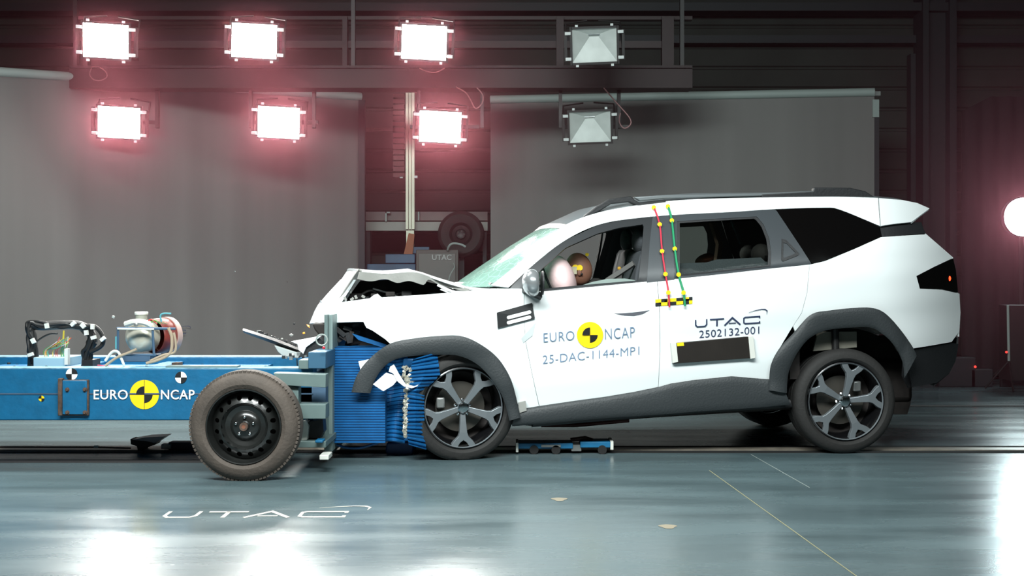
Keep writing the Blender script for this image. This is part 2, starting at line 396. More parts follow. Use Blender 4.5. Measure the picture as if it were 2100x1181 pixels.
# cabinet with lettering
t = thing('equipment_cabinet', 'grey equipment cabinet with pale lettering standing behind the bonnet', 'cabinet', (P(897, 600, 13.6).x, 5.7, 0))
b = MB(); a0 = P(853, 512, 13.6); b0 = P(940, 512, 13.6)
b.box((a0.x, 5.6, 0.0), (b0.x, 5.75, a0.z)); b.build('body', mat('cabinet_grey', (84, 80, 76), 0.6), t, bevel=.008)
MB().box((a0.x+.03, 5.585, 0.1), (b0.x-.03, 5.6, a0.z-.04)).build('door', mat('cabinet_door_grey', (94, 92, 88), 0.5), t, bevel=.004)
ts = text_shape('UTAC', 0.01)
decal(ts, lambda x, y: P(886+x*40, 533-y*11, 13.575), 'lettering', mat('grey_print', (170, 170, 168), .6), t)
MB().tube(crv([P(918, 512, 13.55), P(922, 503, 13.5), P(930, 499, 13.5), P(945, 501, 13.5), P(955, 506, 13.5)], 5), 0.012, 6).build('cable_loop', TUBE, t)
MB().tube(crv([P(930, 540, 13.5), P(932, 548, 13.45), P(924, 562, 13.4), P(920, 575, 13.4)], 5), .006, 5).build('loose_cable', TUBE, t)
for (x0, y0, x1, y1, lab) in ((790, 521, 851, 540, 'slate blue flat box, upper of two beside the cabinet'), (752, 541, 852, 600, 'slate blue wide box, lower of two beside the cabinet')):
    tag(MB().pbox(x0, y0, x1, y1, 13.6, 13.95).build('storage_box', BLUED, bevel=.01, loc=P((x0+x1)/2, y1, 13.7)), lab, 'box', 'blue boxes in the gap')
tag(MB().pbox(760, 600, 850, 790, 13.62, 13.95).build('storage_rack', COLM, bevel=.01, loc=P(800, 790, 13.7)), 'dark rack carrying the blue boxes behind the bonnet', 'rack')
tag(MB().prism([P(828, 521, 13.7), P(846, 521, 13.7), P(850, 480, 13.7), P(838, 478, 13.7)], (0, .06, 0)).build('orange_bracket', mat('burnt_orange', (150, 84, 50), .6), loc=P(838, 521, 13.7)), 'orange bracket standing on the upper blue box', 'bracket')
tag(MB().pbox(842, 506, 880, 520, 13.75, 13.9).build('small_box', BLUED, bevel=.005, loc=P(860, 520, 13.8)), 'small blue case behind the top of the cabinet', 'box')
# ---- lighting rig
t = thing('lighting_rig', 'black steel lighting truss hanging across the hall above the trolley and car', 'lighting truss', P(780, 160, 11.5))
b = MB(); b.pbox(142, 140, 1420, 176, 12.0, 12.2); b.pbox(142, 134, 1420, 139, 11.97, 12.25); b.pbox(142, 176, 1420, 180, 11.97, 12.25); b.build('main_beam', RIGM, t)
for y0, y1 in ((84, 98), (33, 40)):
    MB().pbox(160, y0, 1420 if y0 < 50 else 1380, y1, 12.05, 12.15).build('upper_rail', RIGM, t)
for x0, x1 in ((702, 712), (1141, 1156), (1358, 1382), (172, 180)):
    MB().pbox(x0, 33, x1, 140, 12.0, 12.1).build('upright', RIGM, t)
for x0 in (183, 318, 510, 640, 855, 985, 1146, 1266):
    MB().pbox(x0, 176, x0+7, 262, 12.14, 12.19).build('hanger', BLACKM, t)
for x0 in (150, 720, 1395): MB().pbox(x0, -300, x0+8, 140, 12.02, 12.08).build('suspension_rod', BLACKM, t)

for px, py in ((218, 84), (522, 84), (870, 87), (1219, 93)): MB().pbox(px-5, py-4, px+5, py+6, 11.22, 12.12).build('outrigger', BLACKM, t)
for px, py in ((245, 251), (572, 251), (903, 260), (1210, 260)): MB().pbox(px-62, py-4, px+80, py+3, 12.15, 12.19).build('hanger_bar', BLACKM, t)
EM = mat('lit_lamp_glass', (255, 255, 250), 0.5, emit=(255, 252, 246), estr=180)
OFFG = mat('unlit_lamp_reflector', (176, 184, 180), 0.45, metal=0.1, var=0.1, vscale=8)
def make_lamp(lit, label, group):
    t = thing('floodlight', label, 'floodlight', (0, 0, 0), group=group, local=True)
    W, H = .205, .155      # half sizes
    b = MB()     # body tapering to the back
    b.add([(-W,0,-H),(W,0,-H),(W,0,H),(-W,0,H),(-W*.6,.26,-H*.55),(W*.6,.26,-H*.55),(W*.6,.26,H*.55),(-W*.6,.26,H*.55)],
          [(4,5,6,7),(0,1,5,4),(1,2,6,5),(2,3,7,6),(3,0,4,7)])
    b.build('housing', BLACKM, t, solid=.006)
    b = MB()
    for a0, b0 in (((-W-.012,-.02,-H-.012),(-W+.008,.01,H+.012)), ((W-.008,-.02,-H-.012),(W+.012,.01,H+.012)), ((-W,-.02,-H-.012),(W,.01,-H+.008)), ((-W,-.02,H-.008),(W,.01,H+.012))): b.box(a0, b0)
    b.build('bezel', BLACKM, t)
    g = MB()
    w_, h_ = W-.004, H-.004
    if lit:
        top = [(w_*math.cos(a), h_*.8+.10*math.sin(a)) for a in [PI*i/14 for i in range(15)]]
        rows = []
        for i in range(15):
            u = -1+2*i/14
            rows.append([Vector((u*w_, -.012-.02*(1-u*u)*(1-v*v), v*h_)) for v in [-1+2*j/8 for j in range(9)]])
        g.grid(rows); g.build('lens', EM, t)
    else:
        g.add([(-w_,-.005,-h_),(w_,-.005,-h_),(w_,-.005,h_),(-w_,-.005,h_),(-w_*.2,.045,h_*.5),(w_*.2,.045,h_*.5),(w_*.2,.045,h_*.62),(-w_*.2,.045,h_*.62)],
              [(0,1,5,4),(1,2,6,5),(2,3,7,6),(3,0,4,7),(4,5,6,7)])
        g.build('reflector', OFFG, t, flat=True)
        MB().tube([(-.05,.03,h_*.62),(.05,.03,h_*.62)], .007, 8).build('bulb', CHROME, t)
    for sx in (-1, 1):
        MB().box((sx*(W+.05)-.012, -.01, -H*.85), (sx*(W+.05)+.012, .05, H*.85)).build('side_arm', BLACKM, t)
        for zz in (-H*.72, H*.72):
            MB().box((sx*(W+.028)-.026, -.03, zz-.014), (sx*(W+.028)+.026, -.005, zz+.014)).build('clip', mat('clip_steel', (200, 206, 204), .4), t, bevel=.004)
        for zz in (-H-.02, H+.02): MB().box((sx*W*.76-.012, -.03, zz-.010), (sx*W*.76+.012, -.005, zz+.010)).build('corner_clip', MATS['clip_steel'], t)
        MB().tube([(sx*(W+.045), .04, 0), (sx*(W+.04), .2, H+.04), (sx*.05, .22, H+.06)], .009, 6).build('yoke', BLACKM, t)
    return t
lampset = [
 (218, 84, 11.0, 5, 1, 'lit floodlight, leftmost of the upper row on the truss'),
 (522, 84, 11.0, 3, 1, 'lit floodlight, second from left in the upper row'),
 (870, 87, 11.0, 0, 1, 'lit floodlight, third from left in the upper row beside the unlit one'),
 (1219, 93, 11.0, -2, 0, 'unlit floodlight with grey reflector, at the right end of the upper row'),
 (245, 251, 11.9, 5, 1, 'lit floodlight, leftmost of the lower row below the truss'),
 (572, 251, 11.9, 3, 1, 'lit floodlight, second from left in the lower row'),
 (903, 260, 11.9, 0, 1, 'lit floodlight, third from left in the lower row beside the unlit one'),
 (1210, 260, 11.9, -2, 0, 'unlit floodlight with brownish reflector, at the right end of the lower row')]
protos = {}
for px, py, d, rz, lit, lab in lampset:
    if lit not in protos: protos[lit] = make_lamp(lit, lab, 'floodlights on the truss'); o = protos[lit]
    else: o = copy_tree(protos[lit])
    o['label'] = lab; o.location = P(px, py, d); o.rotation_euler = (math.radians(12), math.radians(3 if lit else -2), math.radians(rz*.7))
for pts, lab in (([(188, 140), (184, 152), (192, 163), (207, 165), (219, 158), (216, 146), (200, 136), (188, 138)], 'thin cable loop hanging under the upper left floodlight'),
            ([(935, 178), (955, 190), (965, 205), (975, 222), (988, 213), (990, 195), (978, 180)], 'thin cable loop hanging right of the third lower floodlight'),
            ([(1238, 180), (1262, 208), (1290, 240), (1293, 255), (1280, 263), (1270, 250), (1272, 232)], 'thin cable loop hanging right of the unlit lower floodlight'),
            ([(860, 140), (878, 147), (895, 148), (912, 140)], 'thin cable sagging under the third upper floodlight')):
    tag(MB().tube(crv([P(x, y, 11.975) for x, y in pts], 5), .006, 6).build('cable', mat('pink_grey_cable', (150, 110, 110), .6), loc=P(pts[0][0], pts[0][1], 11.975)), lab, 'cable')

# right side lamp on stand
t = thing('round_floodlight', 'round lit lamp on a stand at the right edge of the hall', 'floodlight', (P(2098, 445, 14).x, 6.0, 0))
c = P(2098, 445, 13.7)
MB().lathe([(0,-.03),(.12,-.025),(.19,-.01),(.21,0)], Matrix.Translation(c), 40).build('lens', mat('lit_round_lamp', (255, 255, 255), .5, emit=(236, 252, 255), estr=90), t)
MB().lathe([(.215,-.02),(.225,0),(.21,.1),(.12,.2),(0,.21)], Matrix.Translation(c), 40).build('housing', BLACKM, t)
MB().tube([c+Vector((0, .05, -.2)), Vector((c.x, c.y+.05, 0.3))], .025, 8).build('stand_pole', BLACKM, t)
for a in (0.3, 2.4, 4.5): MB().tube([Vector((c.x, c.y+.05, .35)), Vector((c.x+.4*math.cos(a), c.y+.05+.4*math.sin(a), .01))], .014, 6).build('stand_leg', BLACKM, t)
# dark drape at right
rows = []
for i in range(40):
    px = 1972+i*5; top = 228-min(30, (px-1972)*.5) if px < 2040 else 198
    r = [P(px, top, 14.3)+Vector((0, .02*math.sin(i*.9), 0)) for _ in range(1)]
    a = r[0]; r = [a, Vector((a.x, a.y, 1.3)), Vector((a.x, a.y, .05))]; rows.append(r)
tag(MB().grid(rows).build('dark_drape', mat('dark_maroon_drape', (28, 20, 23), .9), solid=.01, loc=(P(2070, 400, 14.3).x, 6.3, 0)), 'dark maroon drape hanging behind the round lamp at the right', 'drape')
t = thing('tripod_stand', 'thin pale tripod post with a small dark case at the right edge', 'stand', (P(2068, 800, 13).x, 5.0, 0))
MB().tube([P(2067, 626, 13), P(2069, 740, 13)], .014, 8).build('post', TUBE, t)
MB().pbox(2072, 626, 2130, 780, 13.0, 13.3).build('case', BLACKM, t)
for a in (0.3, 2.4, 4.5): MB().tube([P(2069, 740, 13), Vector((P(2069, 740, 13).x+.25*math.cos(a), 5+.25*math.sin(a), .01))], .010, 6).build('leg', BLACKM, t)
for k, (x, y, s_, lab) in enumerate(((2000, 765, .12, 'small dark crate on the floor behind the rear bumper'), (1950, 745, .2, 'dark equipment case against the back wall behind the rear bumper'), (2050, 800, .06, 'low dark cable reel on the floor below the tripod'))):
    p = P(x, 790, 13.6); tag(MB().box((p.x-s_, 5.4, 0), (p.x+s_, 5.4+s_, s_*1.6)).build('equipment_case', COLM, bevel=.01, loc=(p.x, 5.5, 0)), lab, 'case', 'dark cases at the back right')
MB().ball(P(2064, 722, 12.95), .013, 10).build('indicator_lamp', mat('red_glow', (180, 30, 30), .5, emit=(255, 60, 50), estr=2), t)
ec = [o for o in COL.objects if o.name.startswith('equipment_case')][0]
MB().ball(P(2000, 752, 13.38), .014, 10).build('indicator_lamp', MATS['red_glow'], ec)
# mark on the left screen
SA = P(-260, 134, 11.2); SB = P(740, 202, 13.5)
def on_screen(px, py):
    k = (px-1050)/F; q = ((SA.x-SA.y*(SB.x-SA.x)/(SB.y-SA.y))); m_ = (SB.x-SA.x)/(SB.y-SA.y)   # x = q + m y
    d = (q-m_*DC)/(k-m_); return P(px, py, d-.06)
decal(logo_shape(), lambda x, y: on_screen(288+x*11.2, 685-y*9), 'logo_lettering', NAVY, t1)
# scatter volume added to imitate the red lens bloom around the lamps
hz = bpy.data.materials.new('bloom_scatter'); hz.use_nodes = True; nt = hz.node_tree; nt.nodes.clear()
ou = nt.nodes.new('ShaderNodeOutputMaterial'); vs_ = nt.nodes.new('ShaderNodeVolumeScatter')
vs_.inputs['Color'].default_value = (1.0, .30, .38, 1); vs_.inputs['Density'].default_value = 0.026; vs_.inputs['Anisotropy'].default_value = 0.55
nt.links.new(vs_.outputs[0], ou.inputs['Volume'])
hzo = MB().box((-8.9, 2.6, .02), (8.9, 6.9, 5.75)).build('bloom_volume', hz)
tag(hzo, 'thin reddish scatter volume added for the lens bloom around the lit floodlights', 'bloom_volume', kind='stuff')
# ============================================================ WHITE CAR
TH = math.radians(6.0); O = Vector((-0.31, 0, 0)); Sd = Vector((math.cos(TH), math.sin(TH), 0)); Wd = Vector((-math.sin(TH), math.cos(TH), 0)); WC = 1.80
CAMV = Vector((0, -DC, HC))
def C(px, py, w):       # point of the car (along, across, up) seen at that picture position, w metres in from the near flank
    r = Vector(((px-1050)/F, 1, (HY-py)/F)); t = (w-(CAMV-O).dot(Wd))/r.dot(Wd); X = CAMV+r*t
    return Vector(((X-O).dot(Sd), w, X.z))
def belt(px): return 590-(px-1120)*0.098
def wf(px, py):
    h = belt(px)-py; w = 0.0
    if h > 0: w = .03+.25*min(1.3, h/150)**1.15
    else:
        k = -h; w = .03*(1-ss(k/45))+.018*ss((k-95)/40)*(1-ss((k-150)/50))+.055*ss((k-150)/110)
    if px < 850: w += .34*((850-px)/210)**2
    if px > 1800: w += .34*((px-1800)/165)**2.2
    return w
car = thing('suv_car', 'white five-door SUV with crushed front end, nose against the blue honeycomb barrier', 'car', O, TH, local=True)
def mir(p): return Vector((p.x, WC-p.y, p.z))
def panel(name, pts, m, parent=car, dw=0.0, wfun=wf, th=.012, far=True, step=22, close=None):
    from mathutils.geometry import delaunay_2d_cdt, intersect_point_tri_2d
    pp = []
    k_ = len(pts)
    for i in range(k_):
        p, q = Vector(pts[i][:2]), Vector(pts[(i+1) % k_][:2]); m_ = max(1, int((q-p).length/12))
        pp += [p.lerp(q, j/m_) for j in range(m_)]
    N = len(pp)
    def inside(x, y):
        r = False; j = N-1
        for i in range(N):
            a_, b_ = pp[i], pp[j]
            if (a_.y > y) != (b_.y > y) and x < (b_.x-a_.x)*(y-a_.y)/(b_.y-a_.y)+a_.x: r = not r
            j = i
        return r
    x0 = min(p.x for p in pp); x1 = max(p.x for p in pp); y0 = min(p.y for p in pp); y1 = max(p.y for p in pp)
    ins = []; y = y0+step*.5; st = min(step, 16)
    while y < y1:
        x = x0+st*.5
        while x < x1:
            if inside(x, y) and min((Vector((x, y))-p).length for p in pp) > st*.5: ins.append(Vector((x, y)))
            x += st
        y += st
    vv, ee, ff, _, _, _ = delaunay_2d_cdt(pp+ins, [(i, (i+1) % N) for i in range(N)], [], 1, 1e-4)
    ff = [f for f in ff if inside(sum(vv[i].x for i in f)/3, sum(vv[i].y for i in f)/3)]
    def one(mirror):
        V = [C(v.x, v.y, wfun(v.x, v.y)+dw) for v in vv]
        if mirror: V = [mir(p) for p in V]
        return MB().add(V, [tuple(f) for f in ff]).build(name, m, parent, solid=th)
    n = one(False)
    if far: one(True)
    return n
def band(name, a, c, m, parent=car, dw=0.0, closed=False, n=40, wfun=wf, th=.014, far=True, mid=0.0):
    if closed: a = list(a)+[a[0]]; c = list(c)+[c[0]]
    A_ = resample(a, n); B_ = resample(c, n); rows = []
    for i in range(n):
        rows.append([C(q.x, q.y, wfun(q.x, q.y)+dw-mid*(1-abs(2*t_-1)**4)) for t_ in (0, .06, .2, .5, .8, .94, 1) for q in (A_[i].lerp(B_[i], t_),)])
    o = MB().grid(rows).build(name, m, parent, solid=th)
    if far: MB().grid([[mir(p) for p in r] for r in rows]).build(name, m, parent, solid=th)
    return o
v2 = lambda L: [Vector((x, y)) for x, y in L]
# --- flank panels
arch_f = v2([(801,705),(840,697),(890,691),(940,690),(970,698),(1010,727),(1036,762),(1050,800),(1060,838)])
arch_f = crv(arch_f, 4)
fend = v2([(699,620),(760,612),(850,606),(930,600),(1010,592),(1075,592),(1073.5,640),(1077.3,700),(1091.3,770),(1105,832),(1075,842)])+arch_f[::-1]+v2([(790,695),(765,678),(752,672),(746,660),(705,661),(668,663),(680,644)])
panel('front_wing', [tuple(p) for p in fend], WHITE)
fd = v2([(1076,596),(1115,598),(1200,590),(1315,579),(1347,576),(1352,640),(1353,720),(1349,793),(1300,803),(1240,813),(1180,821),(1106,832),(1092,770),(1078,700),(1074,640)])
DR = panel('front_door', [tuple(p) for p in fd], WHITE)
rd = v2([(1348.2,576),(1450,566),(1580,551),(1659.2,543),(1654.2,600),(1643.2,641),(1625,669),(1601,709),(1584,740),(1578,777),(1560,776),(1500,771),(1420,779),(1375,786),(1350,793),(1354,720),(1353,640)])
DR2 = panel('rear_door', [tuple(p) for p in rd], WHITE)
arch_r = crv(v2([(1583,745),(1600,712),(1630,680),(1665,646),(1700,638),(1745,633),(1785,632),(1812,643),(1842,674),(1872,714)]), 4)
qp = v2([(1660,543),(1690,536),(1750,512),(1806,487),(1850,484),(1898,481),(1925,505),(1953,529),(1915,547),(1878,566),(1885,592),(1930,594),(1966,602),(1968,640),(1965,680),(1950,701),(1910,708)])+arch_r[::-1][:-8]+v2([(1626,669),(1644,642),(1655,600)])
panel('rear_quarter_panel', [tuple(p) for p in qp], WHITE)
# --- upper side band: A pillar + cant rail + spoiler cheek
topb = crv(v2([(1008,586),(1060,545),(1110,500),(1163,461),(1225,438),(1290,425),(1370,414),(1450,409),(1600,406),(1720,405),(1800,407)]), 6)
botb = crv(v2([(1042,590),(1100,537),(1160,492),(1230,460),(1310,447),(1400,440),(1500,435),(1590,429),(1690,426),(1722,430),(1804,464)]), 6)
band('cant_rail', topb, botb, WHITE, n=90, mid=.006)
panel('roof_spoiler', [(1802,407),(1850,411),(1880,417),(1905,428),(1888,441),(1868,456),(1830,460),(1806,464)], WHITE, dw=-.01, step=14)
panel('tailgate_trim', [(1804,465),(1868,457),(1888,456),(1892,468),(1897,479),(1850,483),(1808,486)], BLACKP, dw=.02)
# --- glass and frames
panel('quarter_glass', [(1591,430),(1640,428),(1690,427),(1722,431),(1760,446),(1801,465),(1806,486),(1750,511),(1690,535),(1665,541),(1640,505)], DARKG, dw=.004)
of = v2([(1045,592),(1100,538),(1160,493),(1230,461),(1290,450),(1338,445),(1332,500),(1326,580),(1200,590),(1115,599)])
inf = v2([(1085,586),(1110,553),(1160,509),(1225,480),(1270,468),(1320,461),(1317,500),(1309,575),(1200,584),(1115,592)])
band('door_frame', of, inf, FRAMEB, closed=True, n=100, dw=.004, parent=DR)
panel('lowered_window', [(1118,594),(1160,590),(1190,586),(1215,578),(1245,572),(1280,571),(1300,574),(1311,578),(1200,588)], glass('lowered_window_edge', (190, 205, 200), .5), dw=.022, th=.004, parent=DR, far=False)
panel('centre_pillar_trim', [(1338,445),(1380,441),(1381,500),(1383,574),(1326,580),(1332,500)], PILLAR, dw=-.001, parent=DR)
rf = v2([(1380,442),(1480,437),(1562,432),(1590,430),(1640,505),(1664,542),(1580,550),(1480,562),(1383,572)])
ri = v2([(1388,455),(1480,449),(1552,445),(1566,462),(1577,490),(1581,520),(1580,546),(1480,557),(1388,567)])
band('door_frame', rf, ri, PILLAR, closed=True, n=100, dw=.004, parent=DR2)
panel('door_window', [tuple(p) for p in ri], CLEAR, dw=.022, th=.004, parent=DR2, step=60)
band('frame_lining', ri, [p.lerp(Vector((1485, 505)), .06) for p in ri], BLACKP, closed=True, n=90, dw=-.001, parent=DR2, far=False, th=.006)
tr = v2([(1603,490),(1612,492),(1640,521),(1634,525),(1606,536),(1602,534)]); ti = [p.lerp(Vector((1614,514)), .33) for p in tr]
band('handle_surround', tr, ti, BLACKP, closed=True, n=40, dw=-.006, parent=DR2, far=False, th=.006)
# --- sills, arches, bumper
band('side_sill', v2([(1058,842),(1106,834),(1180,823),(1240,815),(1300,805),(1346,796),(1375,788),(1420,781),(1500,773),(1560,778),(1600,779)]),
     v2([(1050,872),(1106,868),(1180,861),(1240,856),(1300,852),(1346,849),(1375,847),(1420,843),(1500,838),(1560,834),(1620,828)]), CLAD, dw=-.012, n=60, mid=.02)
band('sill_step', v2([(1100,862),(1300,843),(1450,832),(1620,820)]), v2([(1090,874),(1300,855),(1450,844),(1625,834)]), BLACKP, dw=.05, n=30, mid=.01)
aw = lambda px, py: max(-.05, min(wf(px, py), .05))
band('wheel_arch_trim', crv(v2([(722,804),(733,770),(758,737),(800,706),(850,695),(900,690),(945,690),(985,707),(1020,735),(1045,775),(1057,815),(1066,856)]), 5),
     crv(v2([(758,806),(768,778),(786,752),(812,735),(850,728),(900,726),(940,728),(975,743),(1002,768),(1025,800),(1038,830),(1046,862)]), 5), CLAD, dw=-.045, n=70, wfun=aw, mid=.011, far=False)
band('wheel_arch_trim', crv(v2([(1578,800),(1579,772),(1583,745),(1600,714),(1630,682),(1663,646),(1700,638),(1745,633),(1785,632),(1812,642),(1842,673),(1870,712),(1878,730)]), 5),
     crv(v2([(1612,806),(1613,780),(1618,755),(1634,722),(1658,693),(1690,677),(1720,672),(1750,670),(1785,670),(1808,682),(1832,704),(1852,740),(1856,775)]), 5), CLAD, dw=-.04, n=70, wfun=aw, mid=.016)
panel('rear_bumper', [(1872,718),(1910,710),(1951,703),(1964,705),(1958,740),(1945,765),(1920,785),(1862,795),(1850,770),(1852,740)], BLACKP, dw=.02)
tl = panel('tail_lamp', [(1879,567),(1915,548),(1953,530),(1959,555),(1963,600),(1930,593),(1886,591)], DARKG, dw=.006)
c = C(1947, 571, wf(1947, 571)-.004)
MB().ball(c, (.012, .006, .018), 10).build('lamp_glow', mat('glowing_tail_lamp', (220, 40, 20), .4, emit=(255, 70, 30), estr=3), tl)
# --- inner liners (dark wheel houses), underbody
def tub(px, py, r, name):
    b = MB(); rows = []
    for i in range(25):
        a = PI*(-0.12+1.24*i/24); rows.append([C(px+r*math.cos(a), py-r*math.sin(a)*.98, w_) for w_ in (.04, .2, .42)])
    b.grid(rows); n0 = len(b.v)
    b.add([C(px+r*math.cos(PI*(-.12+1.24*i/24)), py-r*math.sin(PI*(-.12+1.24*i/24))*.98, .42) for i in range(25)], [tuple(range(25))])
    b.build(name, DARK, car); m = MB(); m.v = [mir(p) for p in b.v]; m.f = b.f; m.build(name, DARK, car)
tub(1738, 802, 132, 'wheel_arch_liner')
b = MB(); b.v = []; rows = []
for (px, py) in [(930,740),(975,752),(1010,780),(1035,820),(1050,865)]: rows.append([C(px, py, w_) for w_ in (.04, .3, .5)])
MB().grid(rows).build('wheel_arch_liner', DARK, car)
# damper and bright panel above the rear wheel
b = MB(); b.prism([C(1678,680,.12), C(1757,680,.12), C(1757,712,.12), C(1668,720,.12)], (0, .02, 0)); b.build('inner_panel', mat('olive_grey_liner', (112, 110, 100), .7), car)
b = MB(); b.tube([C(1712,660,.1), C(1714,735,.1)], .025, 10); b.build('rear_damper', BLACKM, car)
b = MB()
und = [(1040,862),(1100,866),(1350,848),(1620,832)]
n_ = [C(x, y, .12) for x, y in und]; 
b.grid([n_, [mir(p) for p in n_]])
lo = [Vector((p.x, p.y+.1, p.z+.0)) for p in n_]
b.build('floor_pan', DARK, car, solid=.05)
MB().tube([C(1110,872,.5), C(1180,872,.5), C(1290,862,.5)], .014, 8).build('exhaust_pipe', mat('dark_red_pipe', (70, 30, 28), .6), car)
MB().box((C(1640,800,.2).x, .4, .30), (C(1900,800,.2).x, 1.4, .62)).build('rear_subframe', DARK, car, bevel=.04)
# --- roof, headliner, windscreen, tailgate
def bridge(name, edge, wins, crown, m, dxc=0.0, n=16, th=.012, close=False):
    rows = []
    for i, (px, py) in enumerate(edge):
        p = C(px, py, wins(px, py) if callable(wins) else wins); q = mir(p); r = []
        for j in range(n+1):
            u = j/n; k = 4*u*(1-u); k = 1-(1-k)**1.6
            cr = crown[i] if isinstance(crown, list) else crown; dx = dxc[i] if isinstance(dxc, list) else dxc
            r.append(Vector((p.x+dx*k, p.y+(q.y-p.y)*u, p.z+cr*k)))
        rows.append(r)
    return MB().grid(rows).build(name, m, car, solid=th)
re_ = [(1162,462),(1225,439),(1290,426),(1370,415),(1450,410),(1600,407),(1720,406),(1800,408),(1850,412),(1903,428)]
bridge('roof', re_, lambda x, y: wf(x, y)+.004, [.018,.055,.068,.07,.07,.065,.06,.05,.045,.03], DIMROOF, dxc=[-.07,-.03,0,0,0,0,0,0,.02,.03])
bridge('headliner', [(1190,470),(1290,440),(1450,432),(1600,428),(1720,427),(1790,450)], lambda x, y: wf(x, y)+.03, .03, DARK)
bridge('windscreen_header', [(1152,470),(1163,461)], lambda x, y: wf(x, y)+.008, [.018,.02], BLACKP, dxc=[-.07,-.07])
ws = bridge('windscreen', [(1009,588),(1060,546),(1110,502),(1160,464)], lambda x, y: wf(x, y)+.012, [.0,.01,.015,.018], SCREEN, dxc=[-.20,-.16,-.11,-.07], th=.006)
MB().tube([C(1012,588,.1)]+[Vector((C(1012,588,.1).x-.2*(1-(2*u-1)**2), .1+1.6*u, C(1012,588,.1).z)) for u in (.1,.3,.5,.7,.9)]+[mir(C(1012,588,.1))], .03, 8).build('windscreen_cowl', BLACKP, car)
bridge('tailgate', [(1897,480),(1953,529),(1963,600),(1968,640),(1965,690)], lambda x, y: wf(x, y)+.01, .0, WHITE, dxc=[.06,.07,.06,.06,.06])
bridge('spoiler_lip', [(1904,429),(1888,441),(1868,457)], lambda x, y: wf(x, y)-.005, 0, WHITE, dxc=.02)
bridge('rear_bumper_skin', [(1964,692),(1962,720),(1945,765),(1915,790)], lambda x, y: wf(x, y)+.02, 0, BLACKP, dxc=.06)
bridge('parcel_area', [(1600,560),(1700,560),(1890,560)], .12, 0, DARK)
MB().box((C(1620,560,.1).x, .1, .5), (C(1640,560,.1).x, 1.7, 1.02)).build('boot_trim', DARK, car)
# dark quarter linings close the boot
panel('boot_lining', [(1600,440),(1715,436),(1795,468),(1800,484),(1690,530),(1668,536)], DARK, dw=.05)
bridge('rear_backlight', [(1868,459),(1897,478)], lambda x, y: wf(x, y)+.03, 0, DARKG, dxc=.04)
# --- roof rails
def rail(pts, name, m, w0, w1):
    A_ = [C(x, y, w0) for x, y in pts]
    MB().prism(A_, (0, w1-w0, 0)).build(name, m, car, bevel=.006)
    MB().prism([mir(p) for p in A_], (0, w0-w1, 0)).build(name, m, car, bevel=.006)
rail([(1196,444),(1222,424),(1250,408),(1294,402),(1302,410),(1312,415),(1365,409),(1366,415),(1310,423),(1290,414),(1254,418),(1228,434),(1205,444)], 'roof_rail', BLACKP, .27, .32)
rail([(1300,404),(1360,400),(1560,396),(1670,391),(1670,397),(1560,402),(1365,407),(1312,412)], 'roof_rail_bar', mat('grey_rail', (118, 124, 126), .4, metal=.3), .272, .315)
rail([(1562,398),(1668,392),(1670,384),(1745,385),(1775,392),(1797,406),(1740,407),(1562,406)], 'roof_rail', BLACKP, .27, .32)
MB().tube([C(1110,463,.9), C(1150,461,.6)], .012, 6)
# --- mirror
ml = C(1092, 580, -.10)
def mirror_housing(mirror):
    b = MB(); b.ball(ml, (.068, .10, .088), 22)
    for i, p in enumerate(b.v):
        if p.x > ml.x+.035: p.x = ml.x+.035+(p.x-ml.x-.035)*.15
        if p.x < ml.x: p.z += (ml.x-p.x)*.1
    if mirror: b.v = [mir(p) for p in b.v]
    o = b.build('door_mirror', mat('silver_mirror_shell', (170, 174, 176), .22, metal=.6, coat=.5), car)
    s = -1 if not mirror else 1
    q = [C(1070,590,.03), C(1108,606,.0), C(1112,600,-.06), C(1078,588,-.08)]
    a = MB(); a.prism(q, (0, 0, -.03))
    if mirror: a.v = [mir(p) for p in a.v]
    a.build('mirror_base', BLACKP, o)
    g = MB(); g.lathe([(0, 0), (.07, 0), (.075, .01)], Matrix.Translation(Vector((ml.x+.058, ml.y, ml.z))) @ Matrix.Rotation(-PI/2, 4, 'Z') @ Matrix.Diagonal((1, 1, 1.05, 1)), 24)
    if mirror: g.v = [mir(p) for p in g.v]
    g.build('mirror_glass', BLACKP, o)
mirror_housing(False); mirror_housing(True)
# --- bonnet: buckled in the middle, with lip and underside
n = 18
lead = [(668,664),(682,642),(700,618),(718,590),(738,556)]
inb = [.56,.42,.30,.22,.16]; dxb = [-.02,-.05,-.08,-.11,-.10]
rows = []
for (px, py), w_, dx in zip(lead, inb, dxb):
    p = C(px, py, w_); q = mir(p); r = []
    for j in range(n+1):
        u = j/n; k = 1-(2*u-1)**2
        r.append(Vector((p.x+dx*k+.012*noise.noise(Vector((u*5, px*.02, 0))), p.y+(q.y-p.y)*u, p.z+.0*k+.012*noise.noise(Vector((u*4, px*.03, 3))))))
    rows.append(r)
fb = MB().grid(rows).build('bonnet', WHITE, car, solid=.014)
# nose skin running down to the left of the leading edge
rows = []
for (px, py), w_ in zip([(702,617),(690,628),(668,650),(650,652),(636,664)], [.28,.24,.26,.34,.5]):
    p = C(px, py, w_); q = mir(p)
    rows.append([Vector((p.x-.06*(1-(2*u-1)**2), p.y+(q.y-p.y)*u, p.z)) for u in [j/n for j in range(n+1)]])
top = [(737,556),(790,560),(848,557),(880,566),(920,580),(962,592),(1004,594)]
wl = [.15,.13,.12,.11,.10,.09,.10]
rows = []
for i, ((px, py), w_) in enumerate(zip(top, wl)):
    p = C(px, py, w_); q = mir(p); r = []
    for j in range(n+1):
        u = j/n; k = 1-(2*u-1)**2
        r.append(Vector((p.x-(.10 if i == 0 else .02)*k, p.y+(q.y-p.y)*u, p.z+(.012+.01*math.sin(u*9+i))*k)))
    rows.append(r)
MB().grid(rows).build('bonnet_top', WHITE, fb, solid=.014)
